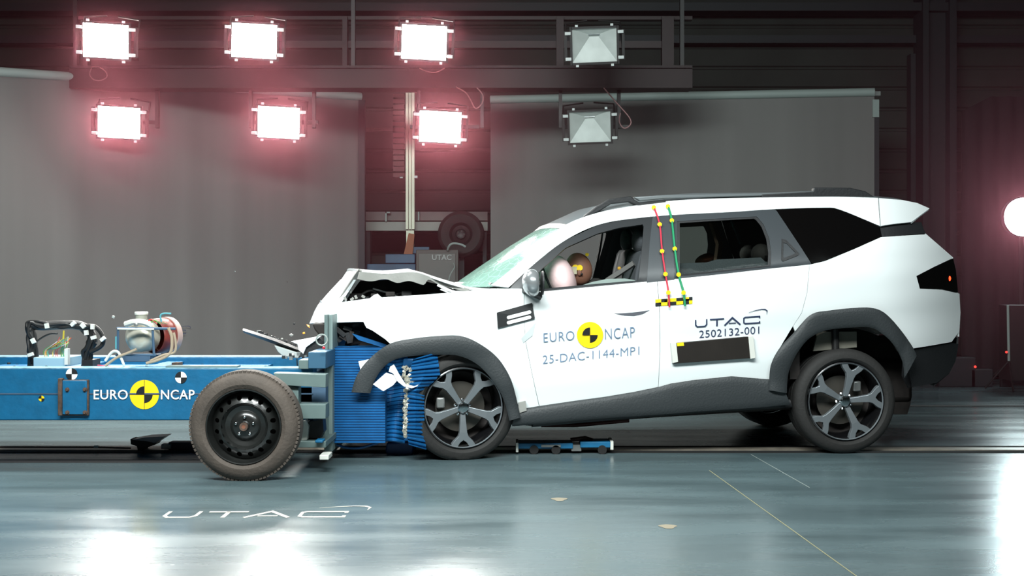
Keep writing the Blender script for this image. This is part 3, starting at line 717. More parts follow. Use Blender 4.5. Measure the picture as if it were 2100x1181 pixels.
# folded edge of the bonnet: a light lip with a wavy lower edge
up = v2([(737,557),(790,561),(848,558),(880,567),(920,581),(962,592)])
lw = v2([(733,572),(760,577),(790,572),(815,580),(840,576),(868,584),(878,573),(900,584),(930,592),(962,599)])
band('bonnet_lip', crv(up, 4), crv(lw, 4), INNERW, dw=0, n=50, parent=fb, wfun=lambda x, y: .11+.03*math.sin(x*.05), th=.01, far=False)
band('bonnet_edge', v2([(742,556),(737,566),(717,597),(700,622),(670,664)]), v2([(735,552),(729,560),(708,592),(692,618),(664,660)]), INNERW, parent=fb, n=20, wfun=lambda x, y: .14+(y-556)*.0034, far=False)
band('bonnet_trim', v2([(898,582),(930,596),(950,597),(925,601),(905,592)]), v2([(896,586),(915,596),(930,600),(922,602),(902,594)]), WHITE, parent=fb, n=14, wfun=lambda x, y: .07, far=False)
MB().tube([C(765,592,.3), C(800,602,.25), C(825,612,.25)], .006, 6).build('bonnet_stay', STEEL, car)
# engine bay mass
b = MB(); rr = random.Random(7)
x0 = C(715, 640, .3).x; x1 = C(950, 640, .3).x
b.box((x0+.05, .30, .35), (x1-.02, 1.5, .93))
b.build('engine_block', DARK, car, bevel=.03)
MB().prism([C(x, y, .62) for x, y in [(706,640),(712,612),(738,576),(790,574),(850,572),(905,584),(950,600),(960,640)]], (0, .55, 0)).build('engine_bay_backdrop', DARK, car, bevel=.01)  # dark bulkhead shape added as backdrop for the dark bay
for k in range(26):
    px = rr.uniform(705, 925); py = rr.uniform(600, 640); w_ = rr.uniform(.15, .5); c = C(px, py, w_); s = rr.uniform(.015, .05)
    if k < 12: MB().box(c-Vector((s, s, s*.5)), c+Vector((s, s, s*.5)), None).build('engine_part', rr.choice([BLACKM, BLACKP, DARK]), car, bevel=.005)
    else: MB().tube(crv([c, c+Vector((s*2, 0, s)), c+Vector((s*4, s, -s*.5)), c+Vector((s*5, 0, s*.6))], 4), .008, 6).build('engine_hose', rr.choice([BLACKM, BLACKP, DARK]), car)
for (px, py) in [(708,612),(722,613),(730,609),(745,608),(765,606)]:
    c = C(px, py, .2); MB().box(c-Vector((.012, .012, .008)), c+Vector((.012, .012, .008)), Matrix.Translation(c) @ Matrix.Rotation(px, 4, 'Y') @ Matrix.Translation(-c)).build('broken_bracket', INNERW, car)
panel('torn_wing_tab', [(758,613),(768,605),(775,603),(784,611)], WHITE, far=False, step=50)
# headlamp cavity
pts = [(640,664),(668,663),(705,661),(746,660),(752,674),(756,700),(740,706),(700,712),(664,700),(645,676)]
MB().prism([C(x, y, .30) for x, y in pts], (0, 1.1, 0)).build('crushed_front_carrier', DARK, car, bevel=.01)
# nose skin left of the wing
rows = []
nose = [(700,618,.30),(683,640,.36),(668,662,.44)]; sil = [(700,592),(660,620),(636,664)]
sk = MB(); A_ = resample(v2([(738,558),(700,618),(668,662)]), 12); B_ = resample(v2([(737,556),(700,574),(672,604),(650,630),(636,664)]), 12)
rows = []
for i in range(12):
    r = []
    for t_ in [j/8 for j in range(9)]:
        q = A_[i].lerp(B_[i], t_); r.append(C(q.x, q.y, .22+.045*i/12+t_*.55))
    rows.append(r)
sk.grid(rows).build('bonnet_front', DIMROOF if False else WHITE, car, solid=.012)
rng = random.Random(3)
for k in range(10):
    px = rng.uniform(650, 740); py = rng.uniform(664, 695); c = C(px, py, rng.uniform(.18, .28)); s = rng.uniform(.015, .04)
    MB().box(c-Vector((s, s*.4, s*.4)), c+Vector((s, s*.4, s*.4)), Matrix.Translation(c) @ Matrix.Rotation(rng.uniform(0, 3), 4, 'Y') @ Matrix.Translation(-c)).build('broken_lamp_piece', rng.choice([BLACKP, BLACKP, STEEL, DARK]), car)
# blunt dark push bracket + white bumper remains near the arch
panel('torn_bumper_skin', [(735,741),(766,735),(772,745),(752,772),(741,765)], WHT, far=False, wfun=lambda x, y: .02, dw=0)
panel('torn_bumper_skin', [(765,788),(792,764),(812,770),(817,777),(806,790),(786,802)], WHT, far=False, wfun=lambda x, y: -.05)
band('torn_bumper_strip', v2([(800,752),(808,747),(818,766),(832,788),(850,792),(858,789)]), v2([(797,762),(806,765),(815,782),(828,792),(845,796),(855,792)]), WHT, far=False, wfun=lambda x, y: -.06, n=20)
# --- stickers and markings on the flank
sd = lambda px, py, k=.011: C(px, py, wf(px, py)-k)
def aff(o, ux, uy): return lambda x, y, k=.0115: sd(o[0]+x*ux[0]+y*uy[0], o[1]+x*ux[1]+y*uy[1], k)
decal(text_shape('EURO', -.012, 1.1), aff((1115, 702), (63, -5), (-.5, -19)), 'lettering', BLUEL, DR)
decal(text_shape('NCAP', -.012, 1.1), aff((1241, 696), (61, -4), (-.5, -22)), 'lettering', BLUEL, DR)
decal(text_shape('25-DAC-1144-MP1', -.012, 1.05), aff((1113, 746), (198, -19), (0, -17)), 'lettering', BLUEL, DR)
def target(cx, cy, r, parent, fm_, col, name='round_target', q=(PI/2, -PI/2), inner=.58):
    o = decal(disc_shape(), lambda x, y: fm_(cx+x*r, cy-y*r, .0112), name, col, parent)
    for a in q: decal(wedge_shape(a, inner), lambda x, y: fm_(cx+x*r, cy-y*r, .0135), 'quadrant', BLK, o)
    return o
target(1210, 687, 27, DR, sd, YEL)
decal(logo_shape(), aff((1425, 671.5), (16.2, -1.05), (0, -15.5)), 'logo_lettering', NAVY, DR2)
decal(text_shape('2502132-001', -.004, 1.05), aff((1434, 693), (123, -9), (0, -15)), 'lettering', NAVY, DR2)
ck = MB(); 
for i in range(6):
    for j in range(2):
        x = 1344+i*12.7; y = 613+j*8-i*.8; (ck if 0 else ck)
cY = MB(); cB = MB()
for i, (a_, b_) in enumerate(zip((1344, 1356, 1369, 1387, 1401, 1413 - 0), (1356, 1369, 1387, 1401, 1413, 1420))):
    for j in range(2):
        blk = (i+j) % 2 == 1; y0 = 614-(a_-1344)*.07+j*7; y1 = 614-(b_-1344)*.07+j*7
        (cB if blk else cY).add([sd(a_, y0), sd(b_, y1), sd(b_, y1+7), sd(a_, y0+7)], [(0,1,2,3)])
cs = cY.build('checker_tape', YEL, DR2); cB.build('black_checks', BLK, cs)
for nm, pts, m in (('marker_cord', [(1341,425),(1353,460),(1358,515),(1365,562),(1371,600),(1373,630)], RED), ('marker_cord', [(1370,423),(1378,452),(1384,510),(1392,563),(1402,600),(1405,628)], GREEN)):
    o = MB().tube([sd(x, y, .03) for x, y in crv(v2(pts), 3)], .006 if m is RED else .0075, 6).build(nm, m, car)
    for x, y in pts[:5]:
        c = sd(x, y, .04); MB().prism([c+Vector((.016*math.cos(a), 0, .016*math.sin(a))) for a in [k*PI/3+.3 for k in range(6)]], (0, .008, 0)).build('yellow_marker', YEL, o)
# fender plate with two white bars
pl = MB().prism([sd(1019,641,.02), sd(1091,621,.02), sd(1097,653,.02), sd(1021,673,.02)], (0, .008, 0)).build('emblem_plate', BLK, car)
for dy in (0, 10.5):
    a0 = Vector((1043, 651+dy)); a1 = Vector((1086, 640+dy)); b = MB(); r_ = 3.6; pp = []
    dv = (a1-a0).normalized(); nv = Vector((-dv.y, dv.x))
    for k in range(9): t_ = PI/2+PI*k/8; pp.append(a0+dv*math.cos(t_)*r_+nv*math.sin(t_)*r_)
    for k in range(9): t_ = -PI/2+PI*k/8; pp.append(a1+dv*math.cos(t_)*r_+nv*math.sin(t_)*r_)
    b.add([sd(p.x, p.y, .0225) for p in pp], [tuple(range(18))]); b.build('white_bar', WHT, pl)
panel('handle_recess_shade', [(1260,643),(1280,642),(1305,640),(1332,636),(1318,644),(1300,648),(1280,647)], mat('shaded_recess', (86, 88, 96), .5), parent=DR, dw=-.007, th=.003, far=False, step=50)  # flat patch; the recess shade is put into its colour
bd = MB().prism([sd(1376,704,.035), sd(1535,690,.035), sd(1546,734,.035), sd(1380,746,.035)], (0, .028, 0)).build('black_panel_box', mat('black_board', (40, 36, 33), .35, var=.2), DR2, bevel=.003)
for q in ([(1376,703),(1387,702),(1391,742),(1380,745)], [(1535,690),(1545,689),(1550,734),(1539,736)]):
    MB().prism([sd(x, y, .04) for x, y in q], (0, .03, 0)).build('white_end_bar', WPLAST, bd, bevel=.002)
MB().prism([sd(x, y, .038) for x, y in [(1388,703),(1402,702),(1403,709),(1389,710)]], (0, .004, 0)).build('yellow_sticker', YEL, bd)
panel('wing_dent_shade', [(1069,694),(1098,662),(1092,688),(1073,703)], mat('dent_shade_paint', (196, 204, 204), .5), dw=-.008, th=.002, far=False)  # flat patch with the shade of the dent in its greyer colour
MB().prism([C(1064,826,.01), C(1078,822,.01), C(1080,842,.01), C(1062,848,.01)], (0, .03, 0)).build('torn_bracket', INNERW, car)
# --- interior
def seat(w_, px, py):
    c = C(px, py, w_)
    b = MB(); pr = [(-.02,-.02),(.10,-.06),(.16,.10),(.12,.45),(.05,.47),(-.02,.1)]
    pr = crv([Vector(p) for p in pr], 3, True)
    b.prism([Vector((c.x+p.x, w_-.22, c.z-.55+p.y)) for p in pr], (0, .44, 0)); o = b.build('seat_back', SEAT, car, bevel=.03)
    MB().ball((c.x+.09, w_, c.z+.02), (.05, .13, .09), 16).build('headrest', SEAT, o)
    MB().box((c.x-.45, w_-.23, c.z-.68), (c.x+.08, w_+.23, c.z-.50)).build('seat_cushion', SEAT, car, bevel=.05)
seat(.45, 1285, 500); seat(1.33, 1262, 498)
for w_, px in ((.42, 1560), (1.36, 1535)):
    c = C(px, 520, w_); MB().ball((c.x, w_, c.z), (.06, .14, .07), 14).build('headrest', DARK, car)
rb = C(1545, 555, .5)
MB().box((rb.x-.05, .18, .45), (rb.x+.12, 1.62, rb.z+.06)).build('rear_seat_back', SEAT, car, bevel=.04)
MB().box((rb.x-.5, .18, .40), (rb.x, 1.62, .62)).build('rear_seat_cushion', SEAT, car, bevel=.04)
for w_ in (.14,): panel('door_card', [(1392,540),(1450,538),(1470,532),(1560,528),(1578,545),(1480,562),(1392,572)], SEAT, wfun=lambda x, y: .12, far=False, parent=DR2)
panel('door_card', [(1110,600),(1310,581),(1335,800),(1130,820)], DARK, wfun=lambda x, y: .10)
panel('door_card', [(1370,576),(1600,552),(1560,760),(1370,780)], DARK, wfun=lambda x, y: .10)
MB().box((C(1040,600,.2).x, .14, .70), (C(1110,600,.2).x, 1.66, 1.07)).build('dashboard', DARK, car, bevel=.05)
sw = C(1125, 590, .45); Mx = Matrix.Translation(sw) @ Matrix.Rotation(math.radians(65), 4, 'Y')
MB().tube([Mx @ Vector((.18*math.cos(a), .18*math.sin(a), 0)) for a in [2*PI*i/24 for i in range(24)]], .015, 8, closed=True).build('steering_wheel', BLACKP, car)
# airbags
c = C(1143, 572, .45); b = MB(); b.ball(c, (.115, .30, .185), 24, Matrix.Rotation(math.radians(-22), 3, 'Y')); 
for p in b.v: p += (p-c)*.1*noise.noise(p*6)
b.build('driver_airbag', BAG, car)
c = C(1445, 531, .8); b = MB(); b.ball(c, (.07, .12, .035), 16, Matrix.Rotation(math.radians(-25), 3, 'Y')); b.build('rear_headrest_cover', mat('orange_brown_cloth', (170, 100, 70), .7), car)
MB().tube([C(1460,455,1.4), C(1475,500,1.4), C(1470,540,1.4)], .03, 6).build('far_seat_belt', mat('tan_belt', (150, 120, 95), .7), car)
MB().tube([C(1500,450,1.2), C(1520,500,1.2)], .015, 6).build('blue_strap', mat('teal_strap', (70, 110, 120), .7), car)
MB().tube(crv([C(1300,540,.3), C(1270,560,.35), C(1240,580,.4), C(1225,600,.4)], 4), .02, 6).build('seat_belt', mat('grey_belt', (100, 100, 98), .7), car)
b = MB(); b.tube(crv([Vector((C(1236,470,1.62).x, 1.62, C(1236,470,1.62).z)), C(1228,520,1.62), C(1215,575,1.62)], 4), .012, 6); b.build('window_seal', BLACKP, car)

# --- wheels of the car
def car_wheel(c, far, steer, a0, ac=.8):
    # local frame: +Y inward from the outer face
    M = Matrix.Translation(c) @ Matrix.Rotation(steer, 4, 'Z')
    if far: M = M @ Matrix.Rotation(PI, 4, 'Z')
    R_ = .352
    def cl(b):
        for p in b.v:
            if p.z < 0.002: p.z = .002
        return b
    prof = [(.263,.03),(.272,.008),(.29,-.004),(.315,-.002),(.334,.008),(.347,.024),(.352,.045),(.352,.085),(.346,.087),(.346,.093),(.352,.095),(.352,.135),(.346,.137),(.346,.143),(.352,.145),(.352,.19),(.345,.215),(.33,.232),(.30,.236),(.263,.21)]
    rim = MB().lathe([(.263,.018),(.266,.008),(.258,.004),(.252,.014),(.247,.03),(.235,.06),(.225,.20)], M, 64).build('wheel', ALLOYD, car)
    cl(MB().lathe(prof, M, 72)).build('tyre', RUBBER, rim)
    MB().lathe([(.262,.010),(.258,.002),(.252,.010)], M, 64).build('rim_edge', ALLOYS, rim)
    MB().lathe([(0,.125),(.06,.12),(.165,.12),(.165,.135),(0,.14)], M, 40).build('brake_disc', mat('brake_steel', (96, 92, 86), .4, metal=.6), rim)
    MB().lathe([(.165,.19),(.23,.17)], M, 40).build('barrel_back', DARK, rim)
    MB().lathe([(.0,.19),(.17,.19)], M, 40).build('back_plate', DARK, rim)
    b = MB(); k = M @ Vector((.14*math.cos(ac), .09, .14*math.sin(ac))); b.box(k-Vector((.028,.02,.036)), k+Vector((.028,.02,.036))); b.build('brake_caliper', STEEL, rim, bevel=.01)
    for s in range(5):
        a = a0+2*PI*s/5; R = M @ Matrix.Rotation(-a, 4, 'Y')
        half = [(.035,.016),(.09,.019),(.16,.025),(.185,.033),(.215,.062),(.246,.083),(.258,.062),(.254,.040),(.226,.022),(.210,.0)]
        pts = half+[(x, -y) for x, y in half[::-1] if y > 0]
        m_ = len(pts)
        def hgt(x): return .030-.018*ss((x-.03)/.12)+.0*x
        b = MB()
        front = [R @ Vector((x, hgt(x), y)) for x, y in pts]; back = [R @ Vector((x, hgt(x)+.028, y*1.1)) for x, y in pts]
        nb = len(front); hb = len(half)
        fs = []
        order = list(range(nb))
        # front face as quads across the spoke, feet included
        tot = half
        for i in range(len(half)-2):
            j0 = i; j1 = i+1; k0 = nb-1-i; k1 = nb-2-i
            if tot[j0][0] <= tot[j1][0] and i < 5: fs.append((j0, j1, k1, k0))
        b.add(front+back, [])
        idxU = [5, 6, 7, 8]; 
        fs2 = [(4, 5, 6, 7, 8, 9), (9, nb-9, nb-8, nb-7, nb-6, nb-5)] if nb == 19 else []
        fs = [(0,1,nb-2,nb-1),(1,2,nb-3,nb-2),(2,3,nb-4,nb-3),(3,9,nb-4),(3,4,8,9),(4,5,6,7,8),(nb-4,9,nb-9,nb-5),(nb-5,nb-9,nb-8,nb-7,nb-6)]
        fs += [tuple(i+nb for i in reversed(f)) for f in list(fs)]
        fs += [(i, (i+1) % nb, (i+1) % nb+nb, i+nb) for i in range(nb)]
        b.f += fs
        b.build('spoke', ALLOYS, rim, bevel=.003, flat=True)
    MB().lathe([(0,.006),(.028,.008),(.036,.016),(.040,.05)], M, 28).build('hub_cap', CHROME, rim)
    for s in range(5):
        a = a0+PI/5+2*PI*s/5; MB().ball(M @ Vector((.052*math.cos(a), .05, .052*math.sin(a))), .011, 8).build('wheel_nut', CHROME, rim)
c1 = C(952, 838, .0); c1.z = .338; c1.y = .02
c2 = C(1737, 822, .02); c2.z = .353; c2.y = .03
D_ = math.radians
car_wheel(c1, False, D_(9), D_(54), D_(168)); car_wheel(c2, False, 0, D_(78), D_(42))
f1 = mir(c1); f1.z = .345; f1.x += .03; f2 = mir(c2)
car_wheel(f1, True, D_(5), D_(30)); car_wheel(f2, True, 0, D_(10))

# --- crash test dummy (its own thing, sits in the car)
def W(px, py, w_): 
    p = C(px, py, w_); return O+Sd*p.x+Wd*p.y+Vector((0, 0, p.z))
base = W(1260, 700, .45)
dm = thing('crash_test_dummy', 'brown-headed crash test dummy leaning into the driver airbag behind the front window', 'dummy', base)
def skin(name, verts, edges, radii, m, parent, sub=1):
    me = bpy.data.meshes.new(name); off = OFF[parent.name]; me.from_pydata([tuple(Vector(v)-off) for v in verts], edges, [])
    o = bpy.data.objects.new(name, me); COL.objects.link(o); o.parent = parent; me.materials.append(m)
    s = o.modifiers.new('k', 'SKIN'); 
    for i, r in enumerate(radii): me.skin_vertices[0].data[i].radius = (r, r)
    me.skin_vertices[0].data[0].use_root = True
    u = o.modifiers.new('u', 'SUBSURF'); u.levels = sub; u.render_levels = sub
    return o
hip = W(1275, 690, .45); ch = W(1248, 620, .45); nk = W(1222, 590, .45); sh1 = W(1232, 604, .27); sh2 = W(1232, 604, .63); e1 = W(1195, 650, .22); e2 = W(1195, 650, .68)
h1 = W(1150, 620, .3); h2 = W(1150, 620, .6); k1 = W(1165, 690, .36); k2 = W(1165, 690, .54); a1 = W(1120, 760, .36); a2 = W(1120, 760, .54); hb = W(1205, 575, .45)
skin('body', [hip, ch, nk, sh1, sh2, e1, e2, h1, h2, k1, k2, a1, a2, hb],
     [(0,1),(1,2),(2,3),(2,4),(3,5),(4,6),(5,7),(6,8),(0,9),(0,10),(9,11),(10,12),(2,13)],
     [.14,.15,.07,.06,.06,.045,.045,.035,.035,.08,.08,.05,.05,.05], mat('dark_dummy_clothing', (36, 34, 32), .8), dm)
hc = W(1187, 552, .45); b = MB(); b.ball(hc, (.092, .078, .115), 28, Matrix.Rotation(math.radians(-15), 3, 'Y'))
b.ball(hc+Vector((-.06, 0, -.03)), (.03, .03, .05), 14)
hd = b.build('head', SKIN, dm)
MB().ball(hc+Vector((-.095, 0, -.02)), (.018, .014, .022), 10).build('nose', SKIN, hd)
for sy in (-1, 1): MB().ball(hc+Vector((.0, sy*.078, -.02)), (.016, .01, .028), 10).build('ear', SKIN, hd)
for (px, py, r_) in ((1180, 549, .022), (1189, 549, .020), (1204, 522, .012)):
    p = W(px, py, .365 if px < 1200 else .40); MB().lathe([(0, 0), (r_, 0), (r_, .02)], Matrix.Translation(p), 20).build('yellow_target', YEL, hd)
p = W(1177, 553, .36); MB().prism([p+Vector((-.02,0,-.03)), p+Vector((.02,0,-.03)), p+Vector((.02,0,.02)), p+Vector((-.02,0,.02))], (0, .03, 0)).build('pale_sticker', mat('pale_green_sticker', (180, 176, 150), .6), hd)
p = W(1193, 562, .365); MB().ball(p, .008, 8).build('dark_spot', BLK, hd)
for px, py in ((1270, 550), (1306, 556)):
    p = W(px, py, .35); MB().ball(p, (.014, .008, .012), 8).build('yellow_mark', mat('dull_yellow', (170, 130, 30), .6), dm)
# ============================================================ BLUE TROLLEY WITH HONEYCOMB BARRIER
tr_ = thing('barrier_trolley', 'blue wheeled crash trolley with long box beams, entering from the left edge', 'trolley', (-2.0, .1, 0))
dn = 7.7; zt = P(0, 755, dn).z; zb = P(0, 862, dn).z
x_l = -4.3; x_r = P(642, 0, dn).x
nb_ = MB().box((x_l, dn-DC, zb), (x_r, dn-DC+.16, zt)).build('near_beam', BLUE, tr_, bevel=.008)
fb_ = MB().box((x_l, .80, zb), (P(640, 0, 8.9).x, .96, zt)).build('far_beam', BLUE, tr_, bevel=.008)
for x in (-4.0, -3.0, -2.45): MB().box((x, dn-DC+.1, zb+.04), (x+.12, .85, zt-.03)).build('cross_member', BLUE, tr_, bevel=.005)
MB().box((x_l, dn-DC-.004, P(0, 809, dn).z), (x_r, dn-DC+.001, P(0, 806, dn).z)).build('beam_weld_line', BLUED, nb_)
MB().box((x_l, dn-DC-.001, zt-.004), (x_r, dn-DC+.16, zt+.002)).build('top_edge', mat('mottled_pale_blue', (120, 165, 190), .5, var=.4, vscale=20), nb_)  # paler mottled blue over the top face of the beam
MB().box((x_l, .80, zt-.004), (P(600, 0, 8.9).x, .96, zt+.002)).build('top_edge', MATS['mottled_pale_blue'], fb_)
MB().box((P(420, 0, dn).x-.25, dn-DC+.02, zt), (P(485, 0, dn).x, dn-DC+.12, zt+.012)).build('top_plate', GREENGREY, nb_)
rr = random.Random(9)
for px in (450, 545, 30, 95, 300): 
    c = P(px, 752, 7.85); MB().ball(c, (.012, .012, .008), 8).build('bolt', BLACKM, nb_)
for (px, py) in ((18, 745), (35, 748), (415, 748), (540, 752)):
    c = P(px, py, 8.78); MB().ball(c, (.014, .012, .008), 8).build('bolt', BLACKM, fb_)
MB().box((-3.6, dn-DC+.16, zt-.08), (-1.7, .80, zt-.05)).build('deck_plate', BLUE, tr_)
# bolted plate
q0 = P(120, 779, dn-.03); q1 = P(183, 852, dn-.03)
MB().box((q0.x, dn-DC-.045, q1.z), (P(132, 0, dn).x, dn-DC, q0.z+.01)).build('rusted_flange', RUST, nb_, bevel=.004)
MB().box((P(130,0,dn).x, dn-DC-.022, q1.z-.002), (P(184,0,dn).x, dn-DC-.001, q0.z)).build('plate_edge', RUST, nb_, bevel=.004)
pl_ = MB().box((P(131,0,dn).x, dn-DC-.03, q1.z+.006), (P(181,0,dn).x, dn-DC-.005, q0.z-.004)).build('bolted_plate', BLUE, nb_, bevel=.004)
for px in (138, 174):
    for py in (799, 846):
        MB().lathe([(0,-.012),(.008,-.012),(.010,0),(.014,.0),(.014,.01)], Matrix.Translation(P(px, py, dn-.032)), 12).build('plate_bolt', RUST, tr_)
# markings on the beam
tp = lambda px, py, k=0: P(px, py, dn-.002-k)
decal(text_shape('EURO', .012, 1.05), lambda x, y: tp(192+x*70, 819-y*20, .005), 'lettering', WHT, nb_)
decal(text_shape('NCAP', .012, 1.05), lambda x, y: tp(330+x*69, 819-y*20, .005), 'lettering', WHT, nb_)
o = decal(disc_shape(), lambda x, y: tp(296+x*30, 809-y*30, .001), 'round_target', YEL, nb_)
for a in (PI/2, -PI/2): decal(wedge_shape(a, .57), lambda x, y: tp(296+x*30, 809-y*30, .003), 'quadrant', BLK, o)
b = MB()
for q in (((295.6, 779), (296.4, 839)), ((266, 808.6), (326, 809.4))): b.add([tp(q[0][0], q[0][1], .0035), tp(q[1][0], q[0][1], .0035), tp(q[1][0], q[1][1], .0035), tp(q[0][0], q[1][1], .0035)], [(0,1,2,3)])
b.build('cross_line', RUST, o)
for cx, cy, qs in ((147, 767, (0, PI)), (371, 774, (PI/2, -PI/2))):
    o = decal(disc_shape(), lambda x, y: tp(cx+x*12, cy-y*12, .001), 'checker_target', WHT, nb_)
    for a in qs: decal(wedge_shape(a, 1), lambda x, y: tp(cx+x*12, cy-y*12, .003), 'quadrant', BLK, o)
o = decal(disc_shape(), lambda x, y: tp(85+x*6, 817-y*6, .001), 'small_target', YEL, nb_)
for a in (PI/2, -PI/2): decal(wedge_shape(a, 1), lambda x, y: tp(85+x*6, 817-y*6, .003), 'quadrant', BLK, o)
# wheels of the trolley
def steel_wheel(c, far, rot=0):
    M = Matrix.Translation(c)
    if far: M = M @ Matrix.Rotation(PI, 4, 'Z')
    R_ = .326
    prof = [(.212,.03),(.222,.006),(.245,-.008),(.27,-.006),(.292,.006),(.308,.022)]
    rim = MB(); rim.lathe([(.222,.01),(.218,-.002),(.212,.0),(.209,.012),(.203,.03),(.200,.05),(.197,.075)], M, 64)
    rim.lathe([(.137,.028),(.128,.040),(.118,.056),(.09,.064),(.085,.058),(.07,.044),(.055,.040),(.03,.038),(.026,.02),(0,.02)], M, 48)
    # ring with round vent holes
    nh = 16; m_ = 16
    for s in range(nh):
        a_c = 2*PI*(s+.5)/nh+rot; da = PI/nh; outer = []; inner = []
        r0, r1 = .137, .197; rc = .166
        def hh(r): return .028+.047*((r-.137)/.06)**1.5 if r > .137 else .028
        for q in range(m_):
            t_ = q/m_*4; k = int(t_); u = t_-k
            x, y = [(1-2*u, 1), (-1, 1-2*u), (-1+2*u, -1), (1, -1+2*u)][k]
            aa = a_c+x*da; r = (r0+r1)/2+y*(r1-r0)/2
            outer.append(M @ Vector((r*math.cos(aa), hh(r), r*math.sin(aa))))
            ang = math.atan2(y, x); hr = .015; px_ = rc+hr*math.sin(ang); aa = a_c+hr*1.0*math.cos(ang)/rc
            inner.append(M @ Vector((px_*math.cos(aa), hh(px_), px_*math.sin(aa))))
        deep = [p+(M.to_3x3() @ Vector((0, .02, 0))) for p in inner]
        rim.add(outer+inner+deep, [(q, (q+1) % m_, (q+1) % m_+m_, q+m_) for q in range(m_)]+[(q+m_, (q+1) % m_+m_, (q+1) % m_+2*m_, q+2*m_) for q in range(m_)])
    r = rim.build('wheel', STEELB, tr_)
    t = MB(); seg = 96; tp_ = []
    full = prof+[(.318,.04),(.323,.06),(.326,.10),(.326,.12),(.323,.15),(.312,.175),(.292,.188),(.25,.195),(.212,.17)]
    t.lathe(full, M, seg)
    # tread lugs on the shoulder
    for k in range(84):
        a = 2*PI*k/84; R = M @ Matrix.Rotation(-a, 4, 'Y'); t.box((.309, .028, -.0088), (.3235, .062, .0088), R)
    for p in t.v:
        if p.z < .002: p.z = .002
    t.build('tyre', RUBBERB, r)
    MB().lathe([(0,.09),(.2,.09)], M, 40).build('back_plate', DARK, r)
    MB().lathe([(.012,.005),(.024,.004),(.024,.03)], M, 24).build('hub_nut', RUST, r)
    MB().lathe([(0,.008),(.013,.006),(.013,.02)], M, 16).build('axle_end', mat('copper_axle_end', (150, 100, 80), .5, metal=.5), r)
    for k in range(5):
        a = PI/2+2*PI*k/5; c_ = M @ Vector((.053*math.cos(a), .032, .053*math.sin(a))); MB().ball(c_, .010, 10).build('wheel_nut', CHROME, r)
xw = P(499, 877, 7.17).x
steel_wheel(Vector((xw, 7.17-DC, .318)), False)
steel_wheel(Vector((xw, 1.55, .318)), True)
MB().tube([(xw, 7.3-DC, .318), (xw, 1.4, .318)], .035, 10).build('axle', BLACKM, tr_)
MB().box((xw-.06, 7.4-DC, .26), (xw+.06, 1.2, .40)).build('axle_beam', BLACKM, tr_)
# grey green side frame beside the wheel
def pb(x0, y0, x1, y1, d0, d1, name, m, par=None, bevel=.004): return MB().pbox(x0, y0, x1, y1, d0, d1).build(name, m, par or tr_, bevel=bevel)
MB().prism([P(560,765,7.42), P(668,768,7.42), P(668,795,7.42), P(575,790,7.42)], (0, .12, 0)).build('side_arm', GREENGREY, tr_, bevel=.003)
MB().prism([P(585,788,7.45), P(612,795,7.45), P(612,855,7.45), P(600,855,7.45), P(590,820,7.45)], (0, .1, 0)).build('side_gusset', GREENGREY, tr_, bevel=.003)
pb(603, 829, 668, 859, 7.45, 7.6, 'side_arm', GREENGREY)
pb(612, 793, 668, 830, 7.7, 7.8, 'dark_recess', BLUED)
MB().prism([P(613,866,7.6), P(625,862,7.6), P(632,875,7.6), P(630,902,7.6), P(618,904,7.6)], (0, .1, 0)).build('jacking_pad', WPLAST, tr_, bevel=.004)
MB().prism([P(632,865,7.65), P(662,860,7.65), P(664,885,7.65), P(655,900,7.65), P(634,898,7.65)], (0, .12, 0)).build('lower_bracket', BLACKM, tr_)
pb(604, 905, 668, 918, 7.55, 8.6, 'lower_rail', GREENGREY)
pb(646, 903, 662, 908, 7.5, 7.6, 'foot_block', BLUE)
pb(632, 722, 668, 756, 7.6, 8.8, 'head_block', mat('slate_blue_block', (52, 92, 118), .5))
pb(612, 738, 634, 757, 7.62, 7.8, 'small_block', GREENGREY)
pb(600, 760, 668, 862, 7.9, 8.8, 'rear_block', BLUED)
# carrier plate standing on edge
cp = MB().pbox(665, 645, 672, 940, 7.88, 9.1).build('carrier_plate', GREENGREY, tr_, bevel=.002)
MB().pbox(672, 645, 682, 925, 7.92, 9.1).build('plate_backing', mat('pale_grey_green_steel', (120, 138, 136), .5), cp, bevel=.002)
pb(655, 933, 674, 943, 7.45, 7.6, 'plate_foot', WPLAST)
ring = P(660, 697, 7.6); MB().tube([ring+Vector((.034*math.cos(a), 0, .034*math.sin(a))) for a in [2*PI*i/20 for i in range(20)]], .005, 6, closed=True).build('cable_ring', TUBE, tr_)
MB().ball(P(664, 713, 7.55), .01, 8).build('red_button', mat('red_knob', (200, 30, 50), .5), tr_)
# honeycomb barrier (crushable block)
hb_ = thing('honeycomb_barrier', 'blue corrugated aluminium honeycomb block crushed between trolley plate and front wheel', 'barrier', (P(760, 800, 8.1).x, .5, 0))
d0_, d1_ = 8.0, 9.12
def ribbed(px0, px1, y0, y1, n, amp, name, m, top=None):
    rows = []
    for i in range(n*4+1):
        py = y0+(y1-y0)*i/(n*4); k = [0, amp, amp, 0][i % 4]
        rows.append([P(x, py, d0_+k)+Vector((0, 0, 0)) for x in (px0, (px0+px1)/2, px1)])
    b = MB(); b.grid(rows); b.pbox(px0, y0, px1, y1, d0_+amp+.003, d1_)
    return b.build(name, m, hb_, flat=True)
ribbed(681, 790, 712, 908, 36, .006, 'core_block', BLUEB)
pts = []
